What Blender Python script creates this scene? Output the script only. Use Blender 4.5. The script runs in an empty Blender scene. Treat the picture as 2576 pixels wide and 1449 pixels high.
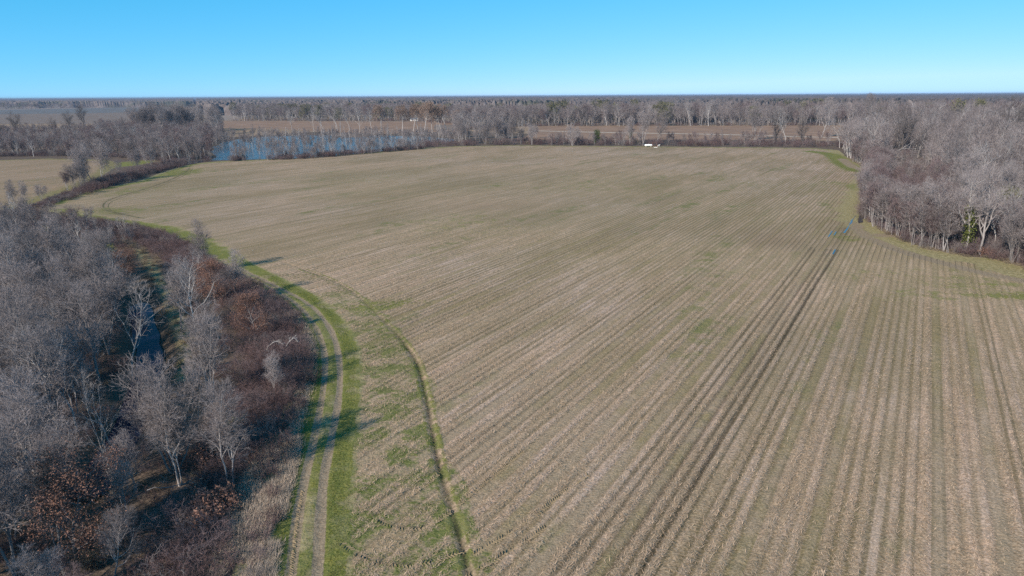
import bpy, math, random
import numpy as np

# ------------------------------------------------------------------ camera, world, sun, exposure
scene = bpy.context.scene
COL = scene.collection
CAM_H = 30.0
PITCH, ROLL, HFOV = math.radians(15.25), math.radians(0.31), math.radians(72.0)
cam_d = bpy.data.cameras.new("camera"); cam = bpy.data.objects.new("camera", cam_d); COL.objects.link(cam)
cam_d.sensor_width = 36.0; cam_d.lens = 18.0 / math.tan(HFOV / 2); cam_d.clip_start = 0.5; cam_d.clip_end = 60000
cam.rotation_mode = 'XYZ'
from mathutils import Matrix, Vector, Euler
cam.matrix_world = Matrix.Translation((0, 0, CAM_H)) @ Matrix.Rotation(math.pi / 2 - PITCH, 4, 'X') @ Matrix.Rotation(-ROLL, 4, 'Z')
scene.camera = cam

SUN_AZ, SUN_EL = math.radians(219.0), math.radians(31.0)     # clockwise from +Y, where the sun stands
world = bpy.data.worlds.new("World"); scene.world = world; world.use_nodes = True
wn = world.node_tree; wn.nodes.clear()
w_out = wn.nodes.new("ShaderNodeOutputWorld"); w_bg = wn.nodes.new("ShaderNodeBackground")
w_sky = wn.nodes.new("ShaderNodeTexSky"); w_sky.sky_type = 'NISHITA'; w_sky.sun_disc = False
w_sky.sun_elevation = SUN_EL; w_sky.sun_rotation = SUN_AZ
w_sky.altitude = 60; w_sky.air_density = 0.7; w_sky.dust_density = 0.0; w_sky.ozone_density = 3.0
w_bg.inputs[1].default_value = 0.086
# the whole dome: horizon band lifted a little, then one colour grade (a clear, deep blue winter sky)
_tc = wn.nodes.new("ShaderNodeTexCoord"); _ad = wn.nodes.new("ShaderNodeVectorMath"); _ad.operation = 'ADD'; _ad.inputs[1].default_value = (0, 0, 0.062)
wn.links.new(_tc.outputs["Generated"], _ad.inputs[0]); wn.links.new(_ad.outputs[0], w_sky.inputs[0])
_sp = wn.nodes.new("ShaderNodeSeparateColor"); _cb = wn.nodes.new("ShaderNodeCombineColor"); wn.links.new(w_sky.outputs[0], _sp.inputs[0])
for _i, (_p, _g) in enumerate(((1.75, 1.36), (0.60, 0.94), (0.5, 1.17))):
    _c = [wn.nodes.new("ShaderNodeMath") for _ in range(4)]
    _c[0].operation = 'MULTIPLY'; _c[0].inputs[1].default_value = 0.13; _c[1].operation = 'MINIMUM'; _c[1].inputs[1].default_value = (0.6, 0.95, 1.3)[_i]
    _c[2].operation = 'POWER'; _c[2].inputs[1].default_value = _p; _c[3].operation = 'MULTIPLY'; _c[3].inputs[1].default_value = _g / 0.13
    wn.links.new(_sp.outputs[_i], _c[0].inputs[0])
    for _a, _b in zip(_c, _c[1:]): wn.links.new(_a.outputs[0], _b.inputs[0])
    wn.links.new(_c[3].outputs[0], _cb.inputs[_i])
wn.links.new(_cb.outputs[0], w_bg.inputs[0]); wn.links.new(w_bg.outputs[0], w_out.inputs[0])
sun_d = bpy.data.lights.new("sun", 'SUN'); sun = bpy.data.objects.new("sun", sun_d); COL.objects.link(sun)
sun_d.energy = 4.8; sun_d.angle = math.radians(0.53); sun_d.color = (1.0, 0.90, 0.78)
_sd = Vector((math.sin(SUN_AZ) * math.cos(SUN_EL), math.cos(SUN_AZ) * math.cos(SUN_EL), math.sin(SUN_EL)))
sun.rotation_euler = _sd.to_track_quat('Z', 'Y').to_euler(); sun.location = _sd * 300
vs = scene.view_settings; vs.view_transform = 'Standard'; vs.look = 'None'; vs.gamma = 1; vs.exposure = 0.6
vs.use_curve_mapping = False
scene.cycles.volume_bounces = 0; scene.cycles.max_bounces = 6; scene.cycles.transparent_max_bounces = 4
scene.cycles.diffuse_bounces = 3; scene.cycles.glossy_bounces = 2
scene.cycles.use_denoising = False

# ------------------------------------------------------------------ helpers
FPX = 1288.0 / math.tan(HFOV / 2)
def G(x, y):
    """a point of the photograph (2576 px wide) as a point on the flat ground"""
    cx, cy = (x - 1288.0) / FPX, -(y - 724.5) / FPX
    c, s = math.cos(ROLL), math.sin(ROLL)
    cx, cy = c * cx + s * cy, -s * cx + c * cy
    d = (cx, math.cos(PITCH) + cy * math.sin(PITCH), -math.sin(PITCH) + cy * math.cos(PITCH))
    t = CAM_H / -d[2]
    return (d[0] * t, d[1] * t)
def GL(pts): return np.array([G(*p) for p in pts])
def height_for(d, ytop):
    return CAM_H - d * math.tan(PITCH + math.atan((ytop - 724.5) / FPX))
ROW_AZ = math.radians(30.0)
UD = np.array([math.sin(ROW_AZ), math.cos(ROW_AZ)]); VD = np.array([math.cos(ROW_AZ), -math.sin(ROW_AZ)])
ROW_W = 0.965

def inside(P, poly):
    x, y = P[:, 0], P[:, 1]; r = np.zeros(len(P), bool); n = len(poly); j = n - 1
    for i in range(n):
        xi, yi = poly[i]; xj, yj = poly[j]
        if yi != yj:
            r ^= ((yi > y) != (yj > y)) & (x < (xj - xi) * (y - yi) / (yj - yi) + xi)
        j = i
    return r
def dist_line(P, line, closed=False):
    """distance of points to a polyline"""
    L = np.vstack([line, line[:1]]) if closed else line
    best = np.full(len(P), 1e9)
    for a, b in zip(L[:-1], L[1:]):
        ab = b - a; q = max(float(ab @ ab), 1e-9)
        t = np.clip(((P - a) @ ab) / q, 0, 1)
        d = np.hypot(P[:, 0] - a[0] - t * ab[0], P[:, 1] - a[1] - t * ab[1])
        np.minimum(best, d, out=best)
    return best
def sstep(a, b, x):
    t = np.clip((x - a) / (b - a), 0, 1); return t * t * (3 - 2 * t)
def smooth_line(L, n=3):
    L = np.asarray(L, float)
    for _ in range(n):
        q = L[:-1] * 0.75 + L[1:] * 0.25; r = L[:-1] * 0.25 + L[1:] * 0.75
        L = np.vstack([L[:1], np.stack([q, r], 1).reshape(-1, L.shape[1]), L[-1:]])
    return L
def resample(L, step):
    d = np.r_[0, np.cumsum(np.hypot(*np.diff(L[:, :2], axis=0).T))]
    t = np.arange(0, d[-1], step)
    return np.stack([np.interp(t, d, L[:, k]) for k in range(L.shape[1])], 1)
_perm = np.random.default_rng(11).random((256, 256))
def vnoise(x, y):
    """smooth value noise, 0..1"""
    xi = np.floor(x).astype(int); yi = np.floor(y).astype(int); fx = x - xi; fy = y - yi
    fx = fx * fx * (3 - 2 * fx); fy = fy * fy * (3 - 2 * fy)
    g = lambda a, b: _perm[a & 255, b & 255]
    return (g(xi, yi) * (1 - fx) + g(xi + 1, yi) * fx) * (1 - fy) + (g(xi, yi + 1) * (1 - fx) + g(xi + 1, yi + 1) * fx) * fy

def mesh_from(name, V, faces, smooth=False):
    """V (n,3); faces: list of int arrays (m,k)"""
    me = bpy.data.meshes.new(name)
    V = np.asarray(V, np.float32); me.vertices.add(len(V)); me.vertices.foreach_set("co", V.ravel())
    faces = [np.asarray(f, np.int32) for f in faces if len(f)]
    loops = np.concatenate([f.ravel() for f in faces])
    cnt = np.concatenate([np.full(len(f), f.shape[1], np.int32) for f in faces])
    start = np.r_[0, np.cumsum(cnt)[:-1]].astype(np.int32)
    me.loops.add(len(loops)); me.loops.foreach_set("vertex_index", loops)
    me.polygons.add(len(cnt)); me.polygons.foreach_set("loop_start", start)
    try: me.polygons.foreach_set("loop_total", cnt)
    except Exception: pass
    me.polygons.foreach_set("use_smooth", np.full(len(cnt), smooth, bool))
    me.update(calc_edges=True); me.validate()
    return me
def attr(me, name, vals):
    a = me.attributes.new(name, 'FLOAT', 'POINT'); a.data.foreach_set("value", np.asarray(vals, np.float32))
def link(name, data, mat=None, parent=None):
    o = bpy.data.objects.new(name, data); COL.objects.link(o)
    if mat is not None and data is not None and not data.materials: data.materials.append(mat)
    if parent is not None: o.parent = parent
    return o
def tag(o, label=None, cat=None, group=None, kind=None):
    if label: o['label'] = label
    if cat: o['category'] = cat
    if group: o['group'] = group
    if kind: o['kind'] = kind
    return o

class MB:
    """collects boxes, tubes and lathe shapes into one mesh"""
    def __init__(s): s.V = []; s.F = {}; s.n = 0
    def add(s, V, F):
        V = np.asarray(V, float)
        for f in F: s.F.setdefault(len(f), []).append([i + s.n for i in f])
        s.V.append(V); s.n += len(V)
    def box(s, c, d, rz=0.0):
        x, y, z = [k / 2 for k in d]
        V = np.array([(a * x, b * y, e * z) for a in (-1, 1) for b in (-1, 1) for e in (-1, 1)])
        if rz: V = V @ np.array([[math.cos(rz), math.sin(rz), 0], [-math.sin(rz), math.cos(rz), 0], [0, 0, 1]])
        s.add(V + np.array(c), [(0, 1, 3, 2), (4, 6, 7, 5), (0, 4, 5, 1), (2, 3, 7, 6), (0, 2, 6, 4), (1, 5, 7, 3)])
    def tube(s, P, R, n=8, cap=True):
        P = np.asarray(P, float); R = np.broadcast_to(R, len(P)); T = np.gradient(P, axis=0)
        T /= np.linalg.norm(T, axis=1)[:, None]
        ref = np.array([0.21, 0.33, 0.92]) if abs(T[0] @ np.array([0.21, 0.33, 0.92])) < .9 else np.array([1., 0, 0])
        A = np.cross(T, ref); A /= np.linalg.norm(A, axis=1)[:, None]; B = np.cross(T, A)
        an = np.arange(n) / n * 2 * math.pi
        V = P[:, None] + R[:, None, None] * (np.cos(an)[None, :, None] * A[:, None] + np.sin(an)[None, :, None] * B[:, None])
        F = [(i * n + j, i * n + (j + 1) % n, (i + 1) * n + (j + 1) % n, (i + 1) * n + j) for i in range(len(P) - 1) for j in range(n)]
        V = V.reshape(-1, 3)
        if cap: F += [tuple(range(n))[::-1], tuple((len(P) - 1) * n + j for j in range(n))]
        s.add(V, F)
    def build(s, name, mat, parent=None, smooth=False):
        me = mesh_from(name, np.vstack(s.V), [np.array(f) for f in s.F.values()], smooth)
        return link(name, me, mat, parent)

# ------------------------------------------------------------------ materials
def new_mat(name, rough=0.9, spec=0.15):
    m = bpy.data.materials.new(name); m.use_nodes = True; nt = m.node_tree
    b = nt.nodes["Principled BSDF"]; b.inputs["Roughness"].default_value = rough
    b.inputs["Specular IOR Level"].default_value = spec
    return m, nt, b
class NT:
    """terse node building"""
    def __init__(s, nt): s.nt = nt
    def n(s, t, **kw):
        x = s.nt.nodes.new(t)
        for k, v in kw.items(): setattr(x, k, v)
        return x
    def set(s, sock, v):
        if hasattr(v, "node"): s.nt.links.new(v, sock)
        elif v is not None:
            if isinstance(v, tuple) and len(v) == 3 and sock.type == 'RGBA': v = (*v, 1)
            sock.default_value = v
    def m(s, op, a, b=None, c=None, clamp=False):
        x = s.n("ShaderNodeMath", operation=op, use_clamp=clamp)
        for i, v in enumerate((a, b, c)): s.set(x.inputs[i], v)
        return x.outputs[0]
    def mix(s, f, a, b):
        x = s.n("ShaderNodeMix", data_type='RGBA'); s.set(x.inputs[0], f); s.set(x.inputs[6], a); s.set(x.inputs[7], b)
        return x.outputs[2]
    def noise(s, vec, scale, detail=3.0, rough=0.55, dist=0.0):
        x = s.n("ShaderNodeTexNoise"); s.set(x.inputs["Vector"], vec); x.inputs["Scale"].default_value = scale
        x.inputs["Detail"].default_value = detail; x.inputs["Roughness"].default_value = rough
        x.inputs["Distortion"].default_value = dist
        return x.outputs[0]
    def white(s, v, dim='1D'):
        x = s.n("ShaderNodeTexWhiteNoise", noise_dimensions=dim)
        s.set(x.inputs["W" if dim == '1D' else "Vector"], v); return x.outputs[0]
    def ss(s, v, a, b, lo=0.0, hi=1.0):
        x = s.n("ShaderNodeMapRange", interpolation_type='SMOOTHSTEP'); s.set(x.inputs[0], v)
        x.inputs[1].default_value = a; x.inputs[2].default_value = b; x.inputs[3].default_value = lo; x.inputs[4].default_value = hi
        return x.outputs[0]
    def at(s, name):
        return s.n("ShaderNodeAttribute", attribute_name=name).outputs["Fac"]
    def comb(s, x, y, z):
        c = s.n("ShaderNodeCombineXYZ")
        for i, v in enumerate((x, y, z)): s.set(c.inputs[i], v)
        return c.outputs[0]
    def dot(s, a, b):
        x = s.n("ShaderNodeVectorMath", operation='DOT_PRODUCT'); s.set(x.inputs[0], a); s.set(x.inputs[1], b); return x.outputs["Value"]

def bark_mat(name, c0, c1, rough=0.9, tint=0.25, moss=None, island=False):
    m, nt, b = new_mat(name, rough, 0.1); k = NT(nt)
    oi = k.n("ShaderNodeObjectInfo"); tc = k.n("ShaderNodeTexCoord")
    n1 = k.noise(tc.outputs["Object"], 2.2, 3.0)
    f = k.m('ADD', k.m('MULTIPLY', k.m('SUBTRACT', n1, 0.5), 1.1), k.m('ADD', 0.5 - tint / 2, k.m('MULTIPLY', oi.outputs["Random"], tint)), clamp=True)
    if island: f = k.m('ADD', k.m('MULTIPLY', f, 0.35), k.m('MULTIPLY', k.n('ShaderNodeNewGeometry').outputs['Random Per Island'], 0.65))
    col = k.mix(f, c0, c1)
    if moss:
        col = k.mix(k.m('MULTIPLY', k.ss(k.noise(tc.outputs["Object"], 0.5, 2.0), 0.5, 0.62), 0.7), col, moss)
    nt.links.new(col, b.inputs["Base Color"])
    return m
M = {}
M['bark'] = bark_mat("bark_grey", (0.15, 0.135, 0.13), (0.34, 0.31, 0.30), tint=0.7)
M['bark_pale'] = bark_mat("bark_pale", (0.27, 0.25, 0.24), (0.46, 0.43, 0.41))
M['bark_dark'] = bark_mat("bark_dark", (0.05, 0.043, 0.041), (0.12, 0.105, 0.10))
M['twig'] = bark_mat("twig_grey", (0.135, 0.117, 0.116), (0.295, 0.258, 0.255), tint=0.7)
M['shrub_grey'] = bark_mat("shrub_grey", (0.085, 0.072, 0.070), (0.20, 0.172, 0.165), tint=0.7)
M['twig_far'] = bark_mat("twig_far", (0.110, 0.093, 0.091), (0.235, 0.200, 0.197), tint=0.7)
M['twig_pale'] = bark_mat("twig_pale", (0.165, 0.150, 0.150), (0.285, 0.265, 0.262))
M['twig_mauve'] = bark_mat("twig_mauve", (0.085, 0.060, 0.061), (0.175, 0.130, 0.130), tint=0.7)
M['brush'] = bark_mat("brush_reddish", (0.070, 0.043, 0.042), (0.165, 0.110, 0.105), tint=0.7)
M['brush_tan'] = bark_mat("brush_tan", (0.12, 0.092, 0.062), (0.25, 0.20, 0.14), tint=0.7)
M['copper'] = bark_mat("leaf_copper", (0.090, 0.046, 0.034), (0.28, 0.160, 0.118), tint=0.3, island=True)
M['cypress'] = bark_mat("needle_rust", (0.15, 0.10, 0.078), (0.27, 0.195, 0.15), tint=0.4, island=True)
M['ever'] = bark_mat("leaf_evergreen", (0.03, 0.05, 0.018), (0.10, 0.12, 0.04), tint=0.4)
M['lime'] = bark_mat("leaf_yellow_green", (0.10, 0.12, 0.025), (0.22, 0.22, 0.06), tint=0.3)
M['ivy'] = bark_mat("leaf_ivy", (0.05, 0.065, 0.016), (0.13, 0.14, 0.04), tint=0.3, island=True)
M['olive'] = bark_mat("leaf_olive", (0.06, 0.062, 0.03), (0.15, 0.14, 0.07), tint=0.4)
M['straw'] = bark_mat("straw", (0.20, 0.135, 0.083), (0.60, 0.43, 0.30), tint=0.1, island=True)
M['drygrass'] = bark_mat("dry_grass", (0.20, 0.155, 0.12), (0.46, 0.37, 0.295), tint=0.1, island=True)
M['grass'] = bark_mat("grass_blade", (0.035, 0.06, 0.010), (0.13, 0.15, 0.030), tint=0.1, island=True)
M['mud'] = bark_mat("trodden_soil", (0.13, 0.10, 0.065), (0.24, 0.19, 0.12), tint=0.1)

def land_material():
    m, nt, b = new_mat("land", 0.95, 0.05); k = NT(nt)
    pos = k.n("ShaderNodeNewGeometry").outputs["Position"]
    u = k.dot(pos, (UD[0], UD[1], 0)); v = k.dot(pos, (VD[0], VD[1], 0))
    row, grass, dirt, litter, wet, relief, soil, margin = [k.at(a) for a in ("row", "grass", "dirt", "litter", "wet", "relief", "soil", "margin")]
    fine = k.noise(pos, 5.5, 5.0, 0.7); fine2 = k.noise(pos, 1.6, 4.0, 0.65)
    big = k.noise(k.comb(k.m('MULTIPLY', u, 0.35), v, 0.0), 0.045, 4.0, 0.6)
    big2 = k.noise(k.comb(k.m('MULTIPLY', u, 0.22), v, 40.0), 0.11, 4.0, 0.6)
    patch = k.noise(pos, 0.30, 4.0, 0.62)
    # rows: v in row widths with a slight wander
    vv = k.m('ADD', v, k.m('MULTIPLY', k.m('SUBTRACT', k.noise(k.comb(u, v, 7.0), 0.10, 2.0), 0.5), 0.20))
    q = k.m('DIVIDE', vv, ROW_W); rid = k.m('FLOOR', q); ph = k.m('ABSOLUTE', k.m('SUBTRACT', k.m('FRACT', q), 0.5))
    r1 = k.white(k.m('ADD', rid, 0.37)); r2 = k.m('MULTIPLY', k.m('LESS_THAN', k.m('MODULO', k.m('ADD', rid, 6000.0), 4.0), 0.9), k.white(k.m('ADD', rid, 211.7)))
    # furrow strength for each row; one row in six or so is a wide, flat, green strip
    along = k.noise(k.comb(k.m('MULTIPLY', u, 0.06), k.m('MULTIPLY', rid, 13.7), 3.0), 1.0, 3.0)
    furrow = k.m('MULTIPLY', k.ss(k.m('ADD', ph, k.m('MULTIPLY', k.m('SUBTRACT', fine2, 0.5), 0.24)), 0.20, 0.42), k.ss(k.m('ADD', r1, k.m('SUBTRACT', along, 0.5)), 0.05, 0.9, 0.25, 1.0))
    six = k.m('LESS_THAN', k.m('MODULO', k.m('ADD', rid, 6002.0), 6.0), 0.9)
    wheel = k.m('MULTIPLY', k.m('MULTIPLY', six, k.ss(k.m('ADD', k.white(k.m('ADD', rid, 91.3)), k.m('SUBTRACT', along, 0.5)), 0.25, 0.75)), k.ss(k.m('ADD', ph, k.m('MULTIPLY', k.m('SUBTRACT', fine2, 0.5), 0.2)), 0.12, 0.30))
    strip = k.m('MULTIPLY', k.ss(k.m('ADD', r2, k.m('MULTIPLY', k.m('SUBTRACT', along, 0.5), 0.7)), 0.15, 0.45), k.ss(k.m('ADD', ph, k.m('MULTIPLY', fine2, 0.12)), 0.02, 0.5, 1.0, 0.75))
    straw = k.mix(k.ss(fine, 0.33, 0.68), (0.250, 0.160, 0.102), (0.68, 0.468, 0.338))
    straw = k.mix(k.m('MULTIPLY', k.ss(fine2, 0.3, 0.7), 0.45), straw, (0.30, 0.207, 0.135))
    straw = k.mix(k.m('MULTIPLY', k.ss(r1, 0.2, 0.9), 0.30), straw, (0.41, 0.318, 0.232))
    straw = k.mix(k.m('MULTIPLY', k.ss(k.noise(pos, 0.014, 3.0), 0.42, 0.62), 0.5), straw, k.mix(k.ss(fine, 0.33, 0.68), (0.25, 0.185, 0.15), (0.56, 0.43, 0.365)))
    lane = k.noise(k.comb(k.m('MULTIPLY', u, 0.10), k.m('MULTIPLY', v, 1.1), 17.0), 0.9, 4.0, 0.65)
    straw = k.mix(k.ss(lane, 0.34, 0.58, 0.0, 0.72), straw, k.mix(k.ss(fine, 0.33, 0.68), (0.160, 0.110, 0.062), (0.38, 0.275, 0.170)))
    olive = k.mix(k.ss(fine, 0.35, 0.68), (0.115, 0.086, 0.042), (0.245, 0.184, 0.100))
    greenish = k.mix(k.ss(fine, 0.35, 0.7), (0.075, 0.092, 0.022), (0.18, 0.185, 0.060))
    brown = k.mix(k.ss(fine, 0.3, 0.7), (0.130, 0.093, 0.058), (0.285, 0.212, 0.142))
    field = k.mix(k.m('MULTIPLY', furrow, k.ss(big2, 0.25, 0.7, 0.60, 0.95)), straw, k.mix(k.ss(big, 0.4, 0.6), brown, olive))
    field = k.mix(k.m('MULTIPLY', strip, k.ss(big2, 0.3, 0.65, 0.55, 0.95)), field, k.mix(k.ss(k.m('ADD', k.m('MULTIPLY', big, 0.7), k.m('MULTIPLY', patch, 0.3)), 0.46, 0.58), k.mix(k.ss(fine, 0.3, 0.7), (0.205, 0.148, 0.092), (0.34, 0.255, 0.172)), k.mix(k.ss(fine, 0.3, 0.7), (0.15, 0.118, 0.05), (0.27, 0.215, 0.10))))
    field = k.mix(k.m('MULTIPLY', wheel, 0.62), field, (0.11, 0.088, 0.048))
    field = k.mix(k.m('MULTIPLY', k.at('olive'), k.ss(k.m('ADD', k.m('MULTIPLY', patch, 0.5), k.m('MULTIPLY', big2, 0.6)), 0.35, 0.75, 0.25, 0.95)), field, k.mix(k.ss(fine, 0.35, 0.68), (0.155, 0.120, 0.058), (0.33, 0.258, 0.150)))
    field = k.mix(k.m('MULTIPLY', k.ss(big, 0.42, 0.70), 0.50), field, k.mix(k.ss(big2, 0.48, 0.62), olive, brown))
    field = k.mix(k.m('MULTIPLY', k.m('MULTIPLY', k.ss(big2, 0.56, 0.70), k.ss(patch, 0.40, 0.62)), 0.7), field, greenish)
    # ground outside the rows
    plain = k.mix(k.ss(fine2, 0.35, 0.65), (0.155, 0.132, 0.055), (0.30, 0.25, 0.135))
    plain = k.mix(k.m('MULTIPLY', k.ss(fine, 0.4, 0.65), 0.32), plain, (0.34, 0.275, 0.175))
    col = k.mix(row, plain, field)
    mg = k.m('MULTIPLY', margin, k.ss(k.m('ADD', k.m('MULTIPLY', patch, 0.75), k.m('MULTIPLY', fine2, 0.35)), 0.50, 0.62))
    col = k.mix(mg, col, greenish)
    gcol = k.mix(k.ss(fine2, 0.3, 0.7), greenish, k.mix(k.ss(fine, 0.35, 0.7), (0.115, 0.110, 0.024), (0.235, 0.215, 0.065)))
    gcol = k.mix(k.m('MULTIPLY', k.ss(patch, 0.5, 0.7), 0.35), gcol, (0.28, 0.235, 0.13))
    gmask = k.ss(k.m('ADD', k.m('MULTIPLY', grass, 1.25), k.m('MULTIPLY', k.m('SUBTRACT', k.m('ADD', k.m('MULTIPLY', patch, 0.6), k.m('MULTIPLY', fine2, 0.4)), 0.5), 1.6)), 0.42, 0.68)
    col = k.mix(gmask, col, gcol)
    dcol = k.mix(k.ss(fine, 0.3, 0.7), (0.15, 0.112, 0.074), (0.30, 0.232, 0.160))
    dmask = k.ss(k.m('ADD', dirt, k.m('MULTIPLY', k.m('SUBTRACT', fine2, 0.5), 0.7)), 0.35, 0.65)
    col = k.mix(dmask, col, dcol)
    lcol = k.mix(k.ss(fine, 0.35, 0.68), (0.060, 0.045, 0.035), (0.17, 0.125, 0.092))
    col = k.mix(k.ss(k.m('ADD', litter, k.m('MULTIPLY', k.m('SUBTRACT', fine2, 0.5), 0.5)), 0.35, 0.65), col, lcol)
    scol = k.mix(k.ss(fine2, 0.3, 0.7), (0.19, 0.125, 0.082), (0.27, 0.185, 0.125))
    col = k.mix(soil, col, scol)
    col = k.mix(k.m('MULTIPLY', wet, 0.92), col, (0.035, 0.03, 0.022))  # damp soil in the ruts, plus shade painted along the furrow
    nt.links.new(col, b.inputs["Base Color"])
    hgt = k.m('ADD', k.m('MULTIPLY', fine, 0.09), k.m('ADD', k.m('MULTIPLY', fine2, 0.12), k.m('MULTIPLY', k.m('MULTIPLY', k.m('MULTIPLY', row, k.m('SUBTRACT', 1.0, relief)), k.ss(ph, 0.2, 0.45)), -0.16)))
    bp = k.n("ShaderNodeBump"); bp.inputs["Strength"].default_value = 1.0; bp.inputs["Distance"].default_value = 1.0
    nt.links.new(hgt, bp.inputs["Height"]); nt.links.new(bp.outputs[0], b.inputs["Normal"])
    return m
M['land'] = land_material()

def water_mat(name, col, ripple):
    m, nt, b = new_mat(name, 0.06, 0.5); k = NT(nt)
    if name == "ditch_water": b.inputs["Specular IOR Level"].default_value = 0.03
    b.inputs["Base Color"].default_value = (*col, 1); b.inputs["IOR"].default_value = 1.33
    pos = k.n("ShaderNodeNewGeometry").outputs["Position"]
    bp = k.n("ShaderNodeBump"); bp.inputs["Strength"].default_value = 1.0; bp.inputs["Distance"].default_value = ripple
    nt.links.new(k.noise(pos, 1.3, 3.0), bp.inputs["Height"]); nt.links.new(bp.outputs[0], b.inputs["Normal"])
    return m
M['water'] = water_mat("pond_water", (0.02, 0.03, 0.04), 0.16)
M['puddle'] = water_mat("puddle_water", (0.03, 0.035, 0.04), 0.03)
M['ditch'] = water_mat("ditch_water", (0.008, 0.010, 0.026), 0.01)

def flat_mat(name, col, rough=0.6, spec=0.3, var=0.12, scale=3.0):
    m, nt, b = new_mat(name, rough, spec); k = NT(nt)
    tc = k.n("ShaderNodeTexCoord"); n = k.noise(tc.outputs["Object"], scale, 4.0)
    c = np.array(col)
    nt.links.new(k.mix(k.ss(n, 0.3, 0.7), tuple(c * (1 - var)), tuple(np.minimum(c * (1 + var), 0.9))), b.inputs["Base Color"])
    return m
M['white'] = flat_mat("white_paint", (0.80, 0.80, 0.78), 0.35, 0.4, 0.04)
M['rust'] = flat_mat("rusty_steel", (0.16, 0.075, 0.045), 0.8)
M['engine'] = flat_mat("engine_iron", (0.05, 0.045, 0.045), 0.6)
M['gravel'] = flat_mat("gravel_road", (0.50, 0.44, 0.36), 0.95, 0.05, 0.15, 0.3)
M['tan'] = flat_mat("tan_field", (0.165, 0.125, 0.10), 0.95, 0.05, 0.15, 0.05)
M['brownfield'] = flat_mat("brown_field", (0.22, 0.14, 0.095), 0.95, 0.05, 0.16, 0.05)
M['paleclay'] = flat_mat("pale_field", (0.215, 0.17, 0.14), 0.95, 0.05, 0.15, 0.03)
M['wheat'] = flat_mat("bluish_field", (0.125, 0.118, 0.112), 0.95, 0.05, 0.15, 0.03)
M['ruttrack'] = flat_mat("pressed_turf", (0.115, 0.10, 0.052), 0.95, 0.05, 0.4, 0.25)
M['roof'] = flat_mat("grey_roof", (0.22, 0.22, 0.23), 0.7)
M['glass'] = flat_mat("dark_glass", (0.03, 0.035, 0.04), 0.1, 0.5)

# ------------------------------------------------------------------ layout lines (photograph points on the ground)
wood_edge = smooth_line(GL([(640, 1600), (668, 1449), (690, 1330), (722, 1200), (758, 1060), (786, 960), (794, 885), (772, 822), (728, 772), (680, 738),
    (615, 704), (552, 668), (495, 628), (440, 598), (370, 574), (235, 556)]), 2)
rut_l = smooth_line(GL([(715, 1560), (730, 1449), (749, 1293), (771, 1184), (790, 1105), (805, 1027), (816, 960), (819, 910), (812, 862), (789, 813), (761, 776), (724, 748),
    (672, 719), (616, 692), (560, 664), (500, 634), (420, 599), (330, 573), (226, 553)]), 2)
rut_r = smooth_line(GL([(785, 1560), (799, 1449), (805, 1309), (814, 1199), (830, 1121), (849, 1027), (856, 960), (854, 905), (844, 853), (821, 810), (789, 772), (740, 741),
    (674, 709), (616, 681), (560, 653), (500, 624), (420, 589), (330, 564), (226, 546)]), 2)
furrow = smooth_line(GL([(1205, 1560), (1183, 1449), (1140, 1293), (1108, 1190), (1090, 1105), (1073, 1000), (1050, 905), (1000, 844), (946, 787), (882, 729), (833, 703), (761, 677),
    (688, 651), (600, 622), (520, 594), (430, 567), (350, 545), (290, 528)]), 2)
far_loop = smooth_line(GL([(350, 548), (275, 533), (258, 522), (262, 510), (276, 502), (320, 487), (362, 477), (425, 455), (470, 432), (477, 422)]), 2)
FIELD = np.vstack([wood_edge, GL([(150, 535), (120, 518), (165, 498), (230, 480), (350, 457), (420, 432), (480, 413), (560, 406), (700, 400), (820, 393), (940, 384), (1060, 373), (1160, 368),
    (1288, 366), (1640, 369), (1900, 371), (2050, 373), (2105, 378), (2128, 398), (2160, 418), (2200, 432), (2184, 470), (2170, 510), (2168, 545), (2205, 578), (2265, 606), (2330, 628),
    (2420, 646), (2500, 652), (2576, 678), (2700, 720), (3000, 900), (3000, 1700), (1288, 1900)])])
right_edge = GL([(2128, 398), (2200, 432), (2184, 470), (2170, 510), (2168, 545), (2205, 578), (2265, 606), (2330, 628), (2420, 646), (2500, 652), (2576, 678), (2700, 720)])
ditch = smooth_line(GL([(290, 640), (325, 690), (350, 760), (362, 820), (378, 880), (362, 950), (345, 1010), (290, 1110), (200, 1230)]), 2)
LFIELD = GL([(-60, 405), (120, 399), (270, 402), (300, 412), (262, 440), (200, 470), (120, 497), (60, 520), (-80, 540)])
wet_line = GL([(2160, 530), (2130, 580), (2098, 635), (2040, 735), (1900, 980), (1640, 1449), (1580, 1560)])
track_right = smooth_line(GL([(2150, 560), (2165, 590), (2215, 612), (2290, 640), (2380, 664), (2480, 690), (2576, 706), (2700, 735)]), 2)

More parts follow.
